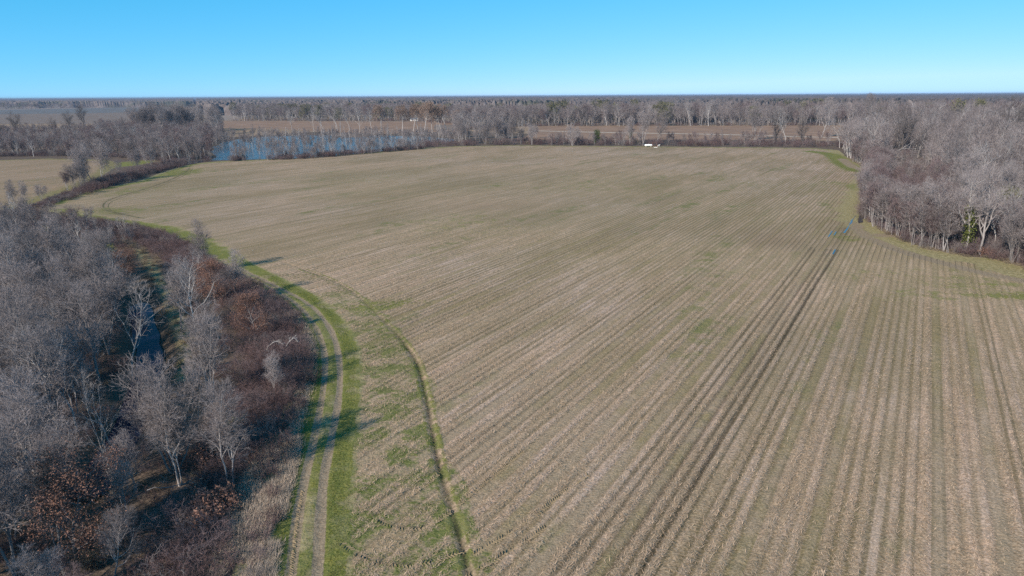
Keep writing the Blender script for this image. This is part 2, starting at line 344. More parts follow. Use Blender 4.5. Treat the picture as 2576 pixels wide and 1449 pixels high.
# ------------------------------------------------------------------ ground
def land_attrs(P):
    """where grass, soil, rows and so on lie, and the height of the ground"""
    n = len(P); x, y = P.T; u = P @ UD; v = P @ VD
    inf = inside(P, FIELD); de = dist_line(P, FIELD, True); sd = np.where(inf, de, -de)
    dl, dr = dist_line(P, rut_l), dist_line(P, rut_r); dtrack = np.minimum(dl, dr)
    dfu = dist_line(P, furrow); dloop = dist_line(P, far_loop); dw = dist_line(P, wood_edge)
    wob = (vnoise(x * 0.35 + 9, y * 0.35) - 0.5)
    far = np.hypot(x, y)
    left = inf & (dw < 60)
    near_track = inf & (dr < 60)
    # verges beside the track, then the field headland beyond them
    edge_w = np.where(dw < 9, 1.6, 2.2 + 0.012 * far)
    row = sstep(0.6, 2.2, sd - np.where(dw < 30, 3.4, np.where((x > 60) & (y < 400), 4.5, 1.2)) + wob * np.where(x > 60, 3, 1))
    grass = np.zeros(n)
    verge = inf & (dw < 5.2)
    grass = np.where(verge, 0.62 + 0.5 * wob, grass)
    right_v = inf & (dr < 1.05 + 1.4 * wob)
    grass = np.where(right_v, 0.95, grass)
    between = (dl < 1.7) & (dr < 1.7)
    grass = np.where(between, 0.16 + 0.45 * vnoise(x * 0.25, y * 0.25), grass)
    grass = np.maximum(grass, np.where((x > 60) & (y < 400), 0.36, 0.58) * np.exp(-np.clip(sd - 1.0, 0, None) / (3 + far * 0.012)) * inf * (dw > 5))
    # green turning place in the far right corner, and damp grass by the right wood
    def blob(px, py, rx, ry, az=0.0):
        c = np.array(G(px, py)); d = P - c; ca, sa = math.cos(az), math.sin(az)
        return np.exp(-(((d[:, 0] * ca - d[:, 1] * sa) / rx) ** 2 + ((d[:, 0] * sa + d[:, 1] * ca) / ry) ** 2))
    corner = dist_line(P, smooth_line(GL([(2040, 381), (2090, 387), (2110, 400), (2125, 415), (2160, 430)])))
    grass = np.maximum(grass, 0.68 * np.exp(-(corner / 7.0) ** 2))
    headland = np.maximum.reduce([0.42 * blob(2480, 720, 18, 7), 0.5 * blob(2560, 745, 14, 5), 0.36 * blob(2250, 690, 24, 11), 0.38 * blob(2350, 740, 22, 9), 0.45 * blob(2150, 470, 10, 40),
        0.55 * blob(450, 435, 14, 34), 0.42 * blob(330, 480, 16, 30), 0.45 * blob(280, 530, 18, 14), 0.5 * blob(950, 770, 9, 6), 0.45 * blob(1000, 760, 8, 5), 0.35 * blob(1180, 555, 40, 30), 0.35 * blob(1500, 470, 60, 40),
        0.32 * blob(930, 450, 50, 40), 0.45 * blob(2140, 600, 9, 12)])
    grass = np.maximum(grass, headland * inf)
    olive = np.maximum.reduce([0.9 * blob(2200, 640, 30, 40), 0.8 * blob(2130, 500, 14, 60), 0.75 * blob(1950, 560, 45, 60), 0.8 * blob(2400, 720, 26, 14), 0.85 * blob(1300, 545, 44, 34), 0.7 * blob(1100, 470, 60, 40), 0.8 * blob(400, 470, 26, 50), 0.9 * blob(300, 540, 24, 18), 0.6 * blob(620, 610, 26, 20), 0.75 * blob(1560, 470, 60, 60), 0.7 * blob(950, 445, 50, 36), 0.6 * blob(1500, 620, 24, 30)])
    rustp = np.maximum(0.75 * blob(1960, 605, 9, 14), 0.5 * blob(1230, 520, 14, 8)) + 0.5 * blob(2100, 445, 12, 20)
    margin = inf * sstep(0, 1, np.where(near_track & (dfu > 0.3), 1.0, 0.0)) * 0.0
    # between the right verge and the furrow: patchy
    s_f = dist_line(P, furrow); fxx = np.interp(y, furrow[:, 1], furrow[:, 0]); between_f = inf & (dr < 14) & (x < fxx + 0.9 + 2.5 * (vnoise(x * 0.2, y * 0.2) - 0.4)) & (far < 112)
    margin = np.where(between_f, 0.95 * (1 - sstep(40, 130, far) * 0.45), 0.0)
    row = np.where(right_v | (inf & (dw < 5.5)), 0.0, row)
    row = row * np.where(between_f, 0.8, 1.0)
    rw = 0.27 + 0.16 * vnoise(x * 0.2 + 5, y * 0.2)
    dirt = np.where(dtrack < 3, 1 - sstep(rw * 0.55, rw * 1.5, dtrack), 0.0) * np.where(far > 95, 0.75, 1.0)
    d2 = dist_line(P, track_right)
    dirt = np.maximum(dirt, 0.8 * np.exp(-((d2 - 0.9) / 0.6) ** 2)); dirt = np.maximum(dirt, 0.62 * np.exp(-(d2 / 2.4) ** 2))
    dirt = np.maximum(dirt, 0.85 * np.exp(-(dist_line(P, GL([(2118, 400), (2145, 420), (2175, 428)])) / 3.0) ** 2))
    dirt = np.maximum(dirt, 0.8 * blob(2235, 592, 7, 3)); dirt = np.maximum(dirt, 0.75 * blob(150, 520, 10, 8))
    grass = grass * (1 - 0.8 * np.exp(-(d2 / 1.8) ** 2))
    fz = np.exp(-(dfu / 0.28) ** 2) * np.where(far > 110, np.exp(-(far - 110) / 60), 1.0)
    lz = np.exp(-(dloop / 0.6) ** 2)
    litter = np.where(inf, 0.0, 1.0) * sstep(0.3, 1.8, -sd + wob)
    ldf = inside(P, LFIELD); litter = np.where(ldf, 0.0, litter)
    ldd = dist_line(P, LFIELD, True)
    row = np.where(ldf, sstep(2, 6, ldd) * 0.9, row); grass = np.where(ldf, 0.75 * np.exp(-ldd / 9), grass)
    lg = np.array(G(340, 408)); grass = np.maximum(grass, 0.9 * blob(322, 412, 10, 22)); litter = litter * (1 - blob(322, 412, 10, 22))
    strawstrip = (~inf) & (dw < 2.2)
    litter = np.where(strawstrip & (far < 70), litter * 0.35, litter)
    # dry grass beside the ditch
    dd = dist_line(P, ditch); bank = np.exp(-((dd - 4.2) / 2.0) ** 2) * (y > 72) * 0.8 * (x > np.interp(y, ditch[::-1, 1], ditch[::-1, 0]))
    litter = litter * (1 - 0.75 * bank)
    wet = np.zeros(n)
    dwet = np.full(n, 9.0)
    for kx, am, wd, u1 in ((-13, 0.95, 0.24, 196), (-14, 0.75, 0.19, 180), (-15, 0.85, 0.21, 190), (-16, 0.55, 0.18, 120), (-17, 0.7, 0.19, 150), (-18, 0.65, 0.19, 170), (-10, 0.4, 0.18, 90), (-11, 0.4, 0.13, 150), (-12, 0.45, 0.13, 120), (-31, 0.4, 0.13, 130), (-33, 0.35, 0.13, 120), (-4, 0.08, 0.12, 110)):
        dk = np.abs(v - kx * ROW_W + 0.25 * (vnoise(u * 0.05, v * 0 + kx) - 0.5)) + np.where(u > u1, 9, 0)
        wet = np.maximum(wet, am * np.exp(-(dk / wd) ** 2) * (0.55 + 0.45 * vnoise(u * 0.11, v * 0.0 + kx)))
        if kx in (-13, -15): dwet = np.minimum(dwet, dk)
    wet = wet * inf
    wet = np.maximum(wet, np.where(far > 88, 0.5, 1.0) * np.exp(-((dfu) / (0.10 + 0.14 * vnoise(x * 0.7, y * 0.7))) ** 2) * np.where(far > 110, np.exp(-(far - 110) / 60), 1.0) * (0.5 + 0.5 * vnoise(u * 0.5, v * 0.5))); wet = np.maximum(wet, 0.65 * lz)  # shade of the furrow wall painted into the colour; then the tyre loop
    wet = np.maximum(wet, 0.55 * np.exp(-(dd / 3.0) ** 2))
    wide_green = np.exp(-((dfu - 0.55) / 0.42) ** 2) * np.where(far > 130, 0.4, 1)
    grass = np.maximum(grass, 0.50 * wide_green)
    ldf0 = inside(P, LFIELD)
    soil = np.where(ldf0, 0.42, 0.0) + np.clip(rustp, 0, 1) * 0.55 * inf
    # heights
    ph = np.abs(((v / ROW_W) % 1.0) - 0.5)
    flat = (np.floor(v / ROW_W).astype(int) % 4 == 0)
    ridge = np.where(flat, 0.35, 1.0) * (0.09 + 0.05 * vnoise(np.floor(v / ROW_W) * 3.3, u * 0.1)) * (1 - sstep(0.18, 0.44, ph)) - 0.05
    clod = (vnoise(x * 2.1, y * 2.1) - 0.5) * 0.07 + (vnoise(x * 4.7, y * 4.7) - 0.5) * 0.05
    z = row * (ridge + clod) * (1 - np.clip(fz * 1.3, 0, 1)) - 0.30 * np.exp(-(dfu / 0.20) ** 2) * np.where(far > 85, 0.3, 1) * (0.6 + 0.6 * vnoise(x * 0.4, y * 0.4)) + 0.03 * np.exp(-((dfu - 0.5) / 0.2) ** 2) * (fz > -1) * np.where(far > 110, 0, 1)
    z = z - 0.11 * np.where(dtrack < 2, np.exp(-(dtrack / 0.28) ** 2), 0) + (vnoise(x * 0.6, y * 0.6) - 0.5) * 0.12 * (1 - row)
    z = z - 0.13 * np.exp(-(dwet / 0.22) ** 2)
    z = z - 1.7 * np.exp(-(dd / 2.6) ** 2)
    z = z + 0.5 * litter * (vnoise(x * 0.12, y * 0.12) - 0.45)
    return dict(row=row, grass=np.clip(grass, 0, 1), dirt=np.clip(dirt, 0, 1), litter=np.clip(litter, 0, 1), wet=np.clip(wet, 0, 1), margin=margin, soil=soil, olive=np.clip(olive, 0, 1)), z, inf, dtrack

UA0, UA1, VA0, VA1 = 14.0, 152.0, -110.0, 40.0
UB0, UB1, VB0, VB1 = -40.0, 520.0, -470.0, 170.0
def grid_pts(us, vs):
    U, Vv = np.meshgrid(us, vs, indexing='ij'); return U, Vv, U.ravel()[:, None] * UD + Vv.ravel()[:, None] * VD
def grid_faces(nu, nv):
    i = np.arange(nu - 1)[:, None] * nv + np.arange(nv - 1)[None]
    return np.stack([i, i + 1, i + nv + 1, i + nv], -1).reshape(-1, 4)[:, ::-1]
def add_sheet(name, V, F, A, kind='structure', label=None):
    used = np.unique(F); remap = np.zeros(len(V), np.int32); remap[used] = np.arange(len(used))
    me = mesh_from(name, V[used], [remap[F]], smooth=True)
    for kx, val in A.items(): attr(me, kx, val[used])
    return tag(link(name, me, M['land']), label, None, None, kind)
# near part: rows are modelled
us = np.linspace(UA0, UA1, int((UA1 - UA0) / 0.42)); vs_ = np.linspace(VA0, VA1, int((VA1 - VA0) / (ROW_W / 5.5)))
U, Vv, P = grid_pts(us, vs_)
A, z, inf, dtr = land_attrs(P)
edge = np.minimum.reduce([U.ravel() - UA0, UA1 - U.ravel(), Vv.ravel() - VA0, VA1 - Vv.ravel()])
fade = sstep(0, 12, edge); z = z * fade; A['relief'] = sstep(0, 12, edge)
V3 = np.column_stack([P, z]); F = grid_faces(len(us), len(vs_))
fi = inf[F].all(1); ft = (dtr[F].mean(1) < 1.15)
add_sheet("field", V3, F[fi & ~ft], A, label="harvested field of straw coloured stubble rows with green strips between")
add_sheet("farm_track", V3, F[ft], A, label="two rutted dirt track curving along the wood with grass between the ruts")
add_sheet("woodland_ground", V3, F[~fi & ~ft], A, label="leaf littered ground under the bare wood left of the track")
NEAR_Z = dict(us=us, vs=vs_, z=z.reshape(len(us), len(vs_)))
def gz(P):
    """ground height at points"""
    u = np.clip((P @ UD - UA0) / (us[1] - us[0]), 0, len(us) - 1.001); v = np.clip((P @ VD - VA0) / (vs_[1] - vs_[0]), 0, len(vs_) - 1.001)
    return NEAR_Z['z'][u.astype(int), v.astype(int)]
# far part of the same ground
ub = np.unique(np.r_[np.arange(UB0, UA0, 3.0), UA0, np.arange(UA0 + 2, UA1, 2.0), UA1, np.arange(UA1 + 1.5, UB1, 2.2), UB1])
vb = np.unique(np.r_[np.arange(VB0, VA0, 1.4), VA0, np.arange(VA0 + 1.4, VA1, 1.4), VA1, np.arange(VA1 + 2, VB1, 3.0), VB1])
U, Vv, P = grid_pts(ub, vb)
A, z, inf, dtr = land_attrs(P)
A['relief'] = np.zeros(len(P))
for kx in ('wet',): A[kx] *= 0.55
V3 = np.column_stack([P, np.zeros(len(P))]); F = grid_faces(len(ub), len(vb))
cu = U.ravel()[F].mean(1); cv = Vv.ravel()[F].mean(1)
hole = (cu > UA0) & (cu < UA1) & (cv > VA0) & (cv < VA1)
fi = inf[F].all(1)
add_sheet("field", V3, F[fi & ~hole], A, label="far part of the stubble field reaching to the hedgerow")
add_sheet("ground", V3, F[~fi & ~hole], A, label="rough ground and woodland floor round the stubble field")
# the open country beyond, out to the horizon
BIG = 17000.0
uo = np.r_[-BIG, -2500, UB0, UB1, 2500, BIG]; vo = np.r_[-BIG, -2500, VB0, VB1, 2500, BIG]
U, Vv, P = grid_pts(uo, vo); F = grid_faces(len(uo), len(vo))
cu = U.ravel()[F].mean(1); cv = Vv.ravel()[F].mean(1)
F = F[~((cu > UB0) & (cu < UB1) & (cv > VB0) & (cv < VB1))]
zero = np.zeros(len(P))
A = dict(row=zero, grass=zero, dirt=zero, litter=zero + 0.0, wet=zero, margin=zero, soil=zero + 0.9, relief=zero, olive=zero)
add_sheet("plain", np.column_stack([P, zero]), F, A, label="flat brown farmland stretching to the horizon")

def patch(name, pts, z, mat, label, px=True):
    L = GL(pts) if px else np.array(pts, float)
    me = mesh_from(name, np.column_stack([L, np.full(len(L), z)]), [np.arange(len(L))[None]])
    o = link(name, me, mat)
    if o.data.polygons[0].normal.z < 0: o.data.flip_normals()
    return tag(o, label, None, None, 'structure')
def ribbon(name, L, w, z, mat, label):
    T = np.gradient(L, axis=0); T /= np.linalg.norm(T, axis=1)[:, None]; Nn = np.column_stack([-T[:, 1], T[:, 0]])
    w = np.broadcast_to(w, len(L))[:, None]
    V = np.vstack([np.column_stack([L + Nn * w / 2, np.full(len(L), z)]), np.column_stack([L - Nn * w / 2, np.full(len(L), z)])])
    n = len(L); i = np.arange(n - 1)
    me = mesh_from(name, V, [np.stack([i, n + i, n + i + 1, i + 1], 1)])
    return tag(link(name, me, mat), label, None, None, 'structure')
def wobble(L, amp, freq, seed):
    rr = np.random.default_rng(seed); T = np.gradient(L, axis=0); T /= np.linalg.norm(T, axis=1)[:, None]
    return L + np.column_stack([-T[:, 1], T[:, 0]]) * ((vnoise(np.arange(len(L)) * freq + seed, np.full(len(L), seed * 1.7)) - 0.5) * 2 * amp)[:, None]

ribbon("tyre_track", resample(far_loop, 1.5), 0.42, 0.012, M['ruttrack'], "curved dark tyre line looping through the far left field corner")
ribbon("tyre_track", resample(far_loop + np.array([2.1, -1.2]), 1.5), 0.25, 0.016, M['ruttrack'], "second fainter tyre line inside the far left loop")
# water
pond_pts = resample(np.vstack([q := GL([(535, 404), (640, 402), (760, 397), (880, 388), (960, 381), (1030, 375), (1075, 366), (1150, 352), (1060, 343), (900, 341), (760, 341), (640, 345), (560, 356), (530, 375)]), q[:1]]), 6.0)
patch("pond_water", wobble(pond_pts, 2.5, 0.3, 3), 0.03, M['water'], "blue flooded pond behind the brush at the far left field edge", px=False)
patch("puddle_water", wobble(resample(GL([(428, 414), (470, 405), (520, 403), (505, 410), (455, 417), (428, 414)]), 3.0), 1.0, 0.5, 7), 0.034, M['puddle'], "shallow blue water lying at the far left field corner", px=False)
Ld = resample(ditch, 2.0)
ribbon("ditch_water", Ld, 2.5 + 1.0 * vnoise(np.arange(len(Ld)) * 0.5, np.arange(len(Ld)) * 0.1), -0.95, M['ditch'], "dark blue still water in the ditch between the bare trees")
patch("puddle_water", wobble(resample(GL([(60, 606), (80, 596), (104, 604), (108, 622), (92, 640), (70, 632), (60, 606)]), 0.7), 0.5, 0.6, 9), 0.36, M['puddle'], "small blue pool glinting inside the left wood", px=False)
wl = resample(GL([(2152, 543), (2136, 567), (2124, 586)]), 1.2)
ribbon("puddle_water", wobble(wl, 0.12, 0.8, 4), 0.62 * (0.1 + vnoise(np.arange(len(wl)) * 0.4, np.arange(len(wl)) * 0.0)), 0.02, M['puddle'], "blue strip of water standing in the wheel rut by the right wood")
wl = resample(GL([(2101, 628), (2095, 640)]), 0.8)
ribbon("puddle_water", wl, 0.28, 0.03, M['puddle'], "short blue puddle lower down the same wheel rut")
patch("puddle_water", wobble(resample(GL([(2158, 552), (2164, 541), (2174, 543), (2170, 560), (2160, 562), (2158, 552)]), 0.8), 0.3, 0.8, 12), 0.028, M['puddle'], "small round puddle beside the flooded rut", px=False)
for i, (a, b) in enumerate((((2084, 596), (2094, 580)), ((2098, 592), (2104, 582)))):
    wl = resample(GL([a, b]), 1.0)
    ribbon("puddle_water", wl, 0.22, 0.026, M['puddle'], ("thin sliver of water in the %s flooded stubble row" % ("leftmost", "middle")[i]))
# far fields and road
patch("brown_field", [(1310, 352), (1360, 318), (2200, 317), (2260, 330), (2140, 352), (1700, 352)], 0.02, M['brownfield'], "bare brown ploughed field beyond the far hedgerow")
ribbon("gravel_road", resample(GL([(1340, 329), (1510, 333), (1800, 338), (2096, 346), (2300, 352)]), 20), 5.0, 0.05, M['gravel'], "pale gravel road crossing the brown field")
patch("brown_field", [(560, 322), (560, 305), (1180, 307), (1180, 336), (900, 336), (700, 324)], 0.02, M['brownfield'], "red brown field behind the flooded pond")
ribbon("gravel_road", resample(GL([(540, 304), (800, 305), (1040, 306), (1200, 311)]), 20), 9.0, 0.06, M['paleclay'], "thin pale lane along the foot of the distant wood")
patch("tan_field", [(835, 346), (840, 334), (905, 334), (930, 342), (900, 346)], 0.06, M['tan'], "patch of tan reeds at the back of the pond")
patch("tan_field", [(1090, 325), (1094, 314), (1160, 314), (1158, 326)], 0.05, M['tan'], "tan field corner showing between the trunks")
patch("pale_field", [(-40, 277), (-40, 271), (280, 267), (460, 263), (460, 266), (300, 271)], 0.05, M['paleclay'], "pale strip of farmland before the far left woods")
patch("bluish_field", [(-40, 288), (-40, 277), (300, 271), (440, 267), (470, 276), (280, 284)], 0.06, M['wheat'], "grey blue field lying beyond the left tree row")
patch("tan_field", [(-40, 312), (-40, 288), (280, 284), (470, 277), (470, 310)], 0.04, M['tan'], "brown stubble field behind the left tree row")
patch("pale_field", [(530, 303), (545, 268), (640, 266), (640, 274), (600, 303)], 0.05, M['paleclay'], "pale field seen past the end of the tall grove")
patch("pale_field", [(1500, 258.6), (1500, 256.4), (1660, 256), (1660, 258)], 0.05, M['paleclay'], "thin pale clearing in the distant forest")

exec_marker = None
# ------------------------------------------------------------------ plants: branch systems
def tubes(P, R, s, rng):
    N, k, _ = P.shape
    T = np.gradient(P, axis=1); T /= np.maximum(np.linalg.norm(T, axis=2), 1e-9)[..., None]
    ref = rng.normal(size=(N, 1, 3)); A = np.cross(T, ref); A /= np.maximum(np.linalg.norm(A, axis=2), 1e-9)[..., None]; B = np.cross(T, A)
    an = np.arange(s) / s * 2 * math.pi
    V = P[:, :, None] + R[:, :, None, None] * (np.cos(an)[:, None] * A[:, :, None] + np.sin(an)[:, None] * B[:, :, None])
    idx = np.arange(N * k * s).reshape(N, k, s); nx = np.roll(idx, -1, 2)
    F = np.stack([idx[:, :-1], nx[:, :-1], nx[:, 1:], idx[:, 1:]], -1).reshape(-1, 4)
    return V.reshape(-1, 3), F
def spikes(P, R, rng):
    """two point twigs as three sided needles"""
    N = len(P); a, b = P[:, 0], P[:, -1]; T = b - a; T /= np.maximum(np.linalg.norm(T, axis=1), 1e-9)[:, None]
    A = np.cross(T, rng.normal(size=(N, 3))); A /= np.maximum(np.linalg.norm(A, axis=1), 1e-9)[:, None]; B = np.cross(T, A)
    r = R[:, 0][:, None]
    ring = [a + r * (math.cos(t) * A + math.sin(t) * B) for t in (0, 2.094, 4.189)]
    V = np.stack(ring + [b], 1).reshape(-1, 3); i = np.arange(N) * 4
    F = np.stack([np.stack([i, i + 1, i + 3], 1), np.stack([i + 1, i + 2, i + 3], 1), np.stack([i + 2, i, i + 3], 1)], 1).reshape(-1, 3)
    return V, F
class Geo:
    def __init__(s): s.V = []; s.F = []; s.n = 0
    def add(s, VF):
        V, F = VF; s.V.append(V); s.F.append(F + s.n); s.n += len(V)
    def mesh(s, name, mat, smooth=False):
        by = {}
        for f in s.F: by.setdefault(f.shape[1], []).append(f)
        me = mesh_from(name, np.vstack(s.V), [np.vstack(f) for f in by.values()], smooth); me.materials.append(mat); return me
def grow(P, R, n, t0, t1, ang, length, k, rng, up=0.15, rr=0.55, rmax=1.0, rtip=0.3, wander=0.25, shape=0.5, droop=0.0):
    """n children along each parent polyline"""
    N, kp, _ = P.shape
    t = (t0 + (t1 - t0) * (np.arange(n)[None] + rng.random((N, n))) / n)
    f = t * (kp - 1); i = np.minimum(f.astype(int), kp - 2); w = (f - i)[..., None]
    ar = np.arange(N)[:, None]
    base = P[ar, i] * (1 - w) + P[ar, i + 1] * w
    pr = R[ar, i] * (1 - w[..., 0]) + R[ar, i + 1] * w[..., 0]
    tan = P[ar, i + 1] - P[ar, i]; tan /= np.maximum(np.linalg.norm(tan, axis=2), 1e-9)[..., None]
    ph = rng.random((N, 1)) * 6.28 + np.arange(n)[None] * 2.4 + rng.normal(0, 0.5, (N, n))
    ref = np.zeros_like(tan); ref[..., 0] = 1; flat = np.abs(tan[..., 0]) > 0.9; ref[flat] = (0, 1, 0)
    A = np.cross(tan, ref); A /= np.linalg.norm(A, axis=2)[..., None]; B = np.cross(tan, A)
    perp = np.cos(ph)[..., None] * A + np.sin(ph)[..., None] * B
    an = np.radians(ang + rng.normal(0, 9, (N, n)))[..., None]
    d = np.cos(an) * tan + np.sin(an) * perp
    L = length * (1 - shape * (t - t0) / max(t1 - t0, 1e-6)) * rng.uniform(0.65, 1.2, (N, n))
    base = base.reshape(-1, 3); d = d.reshape(-1, 3); L = L.ravel(); pr = pr.ravel()
    pts = [base]; step = L / (k - 1)
    for _ in range(k - 1):
        d = d + rng.normal(0, wander, d.shape) * 0.5; d[:, 2] += up - droop
        d /= np.linalg.norm(d, axis=1)[:, None]
        pts.append(pts[-1] + d * step[:, None])
    r0 = np.minimum(pr * rr, rmax)
    return np.stack(pts, 1), r0[:, None] * np.linspace(1, rtip, k)[None]
def stems(n, h, r, spread, k, rng, wander=0.12, lean=0.0, base=0.15):
    az = rng.random(n) * 6.28 + np.arange(n) * 2.4; s = rng.uniform(0.3, 1.0, n) * spread
    d = np.stack([np.cos(az) * s + lean, np.sin(az) * s, np.ones(n)], 1); d /= np.linalg.norm(d, axis=1)[:, None]
    p = np.stack([np.cos(az) * base, np.sin(az) * base, np.full(n, -0.25)], 1) * (1 if n > 1 else 0) + np.array([0, 0, -0.25]) * (0 if n > 1 else 1)
    hh = h * rng.uniform(0.75, 1.0, n); pts = [p]
    for i in range(k - 1):
        d = d + rng.normal(0, wander, d.shape) * np.array([1, 1, 0.2]); d[:, 2] += 0.22; d /= np.linalg.norm(d, axis=1)[:, None]
        pts.append(pts[-1] + d * (hh / (k - 1))[:, None])
    P = np.stack(pts, 1); R = r * rng.uniform(0.7, 1.0, n)[:, None] * (np.linspace(1, 0.22, k) ** 1.0)[None]; R[:, 0] *= 1.35
    return P, R
def leaf_cards(pts, n, size, spread, rng):
    c = pts[rng.integers(0, len(pts), n)] + rng.normal(0, spread, (n, 3))
    a = rng.normal(size=(n, 3)); a /= np.linalg.norm(a, axis=1)[:, None]; b = np.cross(a, rng.normal(size=(n, 3))); b /= np.linalg.norm(b, axis=1)[:, None]
    s = size * rng.uniform(0.6, 1.3, (n, 1))
    V = np.stack([c - a * s, c + b * s * 0.55, c + a * s, c - b * s * 0.55], 1).reshape(-1, 3)
    return V, np.arange(n * 4).reshape(n, 4)
def make_tree(seed, h=11, nst=1, spread=0.25, n1=15, n2=8, n3=6, n4=5, a1=52, l1=0.42, t1=0.28, up=0.16, r=0.18, mats=('bark', 'twig'), lean=0.0, leaves=None, twig=0.011, wander=0.12, shape=0.55, vines=0):
    rng = np.random.default_rng(seed)
    tr, cr = Geo(), Geo()
    P0, R0 = stems(nst, h, r, spread, 9, rng, wander=wander, lean=lean)
    tr.add(tubes(P0, R0, 6, rng))
    P1, R1 = grow(P0, R0, n1, t1, 0.97, a1, h * l1, 6, rng, up=up, rr=0.72, wander=0.34, shape=shape)
    tr.add(tubes(P1, R1, 4, rng))
    P2, R2 = grow(P1, R1, n2, 0.22, 1.0, 42, h * 0.17, 4, rng, up=up * 0.6, rr=0.6, wander=0.4, rtip=0.4)
    cr.add(tubes(P2, np.maximum(R2, twig * 1.25), 3, rng))
    P3, R3 = grow(P2, R2, n3, 0.2, 1.0, 40, h * 0.10, 3, rng, up=up * 0.4, rr=0.7, wander=0.4, rtip=0.4)
    R3 = np.clip(R3, twig * 0.7, twig * 1.5)
    cr.add(tubes(P3, R3, 3, rng) if n4 else spikes(P3[:, [0, -1]], R3 * 1.2, rng))
    ends = P3[:, -1]
    if n4:
        P4, R4 = grow(P3, R3, n4, 0.25, 1.0, 38, h * 0.055, 2, rng, up=0.08, wander=0.3)
        cr.add(spikes(P4, np.full(R4.shape, twig * 0.8), rng)); ends = P4[:, -1]
    mt = tr.mesh("trunk", M[mats[0]]); mc = cr.mesh("crown", M[mats[1]])
    ml = None
    if leaves:
        g = Geo(); sel = ends[ends[:, 2] < h * leaves.get('top', 1.0)]
        clump = sel[rng.integers(0, len(sel), leaves.get('clumps', 60))]
        g.add(leaf_cards(clump, leaves['n'], leaves['size'], leaves.get('spread', 0.45), rng)); ml = g.mesh("leaves", M[leaves['mat']])
    mv = None
    if vines:
        g = Geo(); pts = P0[:, 1:6].reshape(-1, 3)
        pts = pts[:-1][:, None] * (1 - np.linspace(0, 1, 6)[None, :, None]) + pts[1:][:, None] * np.linspace(0, 1, 6)[None, :, None]
        g.add(leaf_cards(pts.reshape(-1, 3), vines, 0.2, 0.5, rng)); mv = g.mesh("ivy", M['ivy'])
    return dict(trunk=mt, crown=mc, leaves=ml, ivy=mv, h=h)
def make_shrub(seed, h=2.6, w=1.0, n=26, n2=7, n3=5, mat='brush', leaves=None, r=0.018, up=0.05):
    rng = np.random.default_rng(seed); st, tw = Geo(), Geo()
    P0, R0 = stems(n, h, r, w, 6, rng, wander=0.3, base=h * 0.16)
    P0[:, :, :2] += rng.normal(0, h * 0.18, (n, 1, 2))
    st.add(tubes(P0, R0, 3, rng))
    P1, R1 = grow(P0, R0, n2, 0.2, 1.0, 45, h * 0.34, 3, rng, up=up, rr=0.7, wander=0.5)
    tw.add(tubes(P1, np.maximum(R1, 0.006), 3, rng))
    P2, R2 = grow(P1, R1, n3, 0.1, 1.0, 45, h * 0.17, 2, rng, up=0.02, rr=0.7, wander=0.5)
    tw.add(spikes(P2, np.full(R2.shape, 0.0085), rng))
    ms, mt, ml = st.mesh("stems", M[mat]), tw.mesh("twigs", M[mat]), None
    if leaves:
        g = Geo(); g.add(leaf_cards(P2[:, -1], leaves['n'], leaves['size'], leaves.get('spread', 0.12), rng)); ml = g.mesh("leaves", M[leaves['mat']])
    return dict(stems=ms, twigs=mt, leaves=ml, h=h)
def place(name, proto, loc, rz, sc, label, cat, group=None, tilt=0.0):
    o = bpy.data.objects.new(name, None); COL.objects.link(o); o.empty_display_size = 0.2
    o.location = loc; o.rotation_euler = (tilt, 0, rz); o.scale = sc if isinstance(sc, tuple) else (sc, sc, sc)
    tag(o, label, cat, group)
    for part in ('trunk', 'crown', 'leaves', 'ivy', 'stems', 'twigs'):
        me = proto.get(part)
        if me is not None: link(part, me, None, o)
    return o
def scatter(poly, gap, rng, n=100000, tries=30000):
    lo, hi = poly.min(0), poly.max(0); C = rng.uniform(lo, hi, (tries, 2)); C = C[inside(C, poly)]
    cell = {}; out = []
    for p in C:
        k = (int(p[0] // gap), int(p[1] // gap)); ok = True
        for a in (-1, 0, 1):
            for b in (-1, 0, 1):
                for q in cell.get((k[0] + a, k[1] + b), ()):
                    if (p[0] - q[0]) ** 2 + (p[1] - q[1]) ** 2 < gap * gap: ok = False; break
                if not ok: break
            if not ok: break
        if ok:
            cell.setdefault(k, []).append(p); out.append(p)
            if len(out) >= n: break
    return np.array(out).reshape(-1, 2)
def px_of(P, z=0.0):
    """photograph position (2576 px wide) of points, to tell what is in view"""
    P = np.asarray(P, float).reshape(-1, 2); x, y, zz = P[:, 0], P[:, 1], np.full(len(P), z) - CAM_H
    dep = y * math.cos(PITCH) - zz * math.sin(PITCH); upv = y * math.sin(PITCH) + zz * math.cos(PITCH)
    return 1288 + x / dep * FPX, 724.5 - upv / dep * FPX, dep

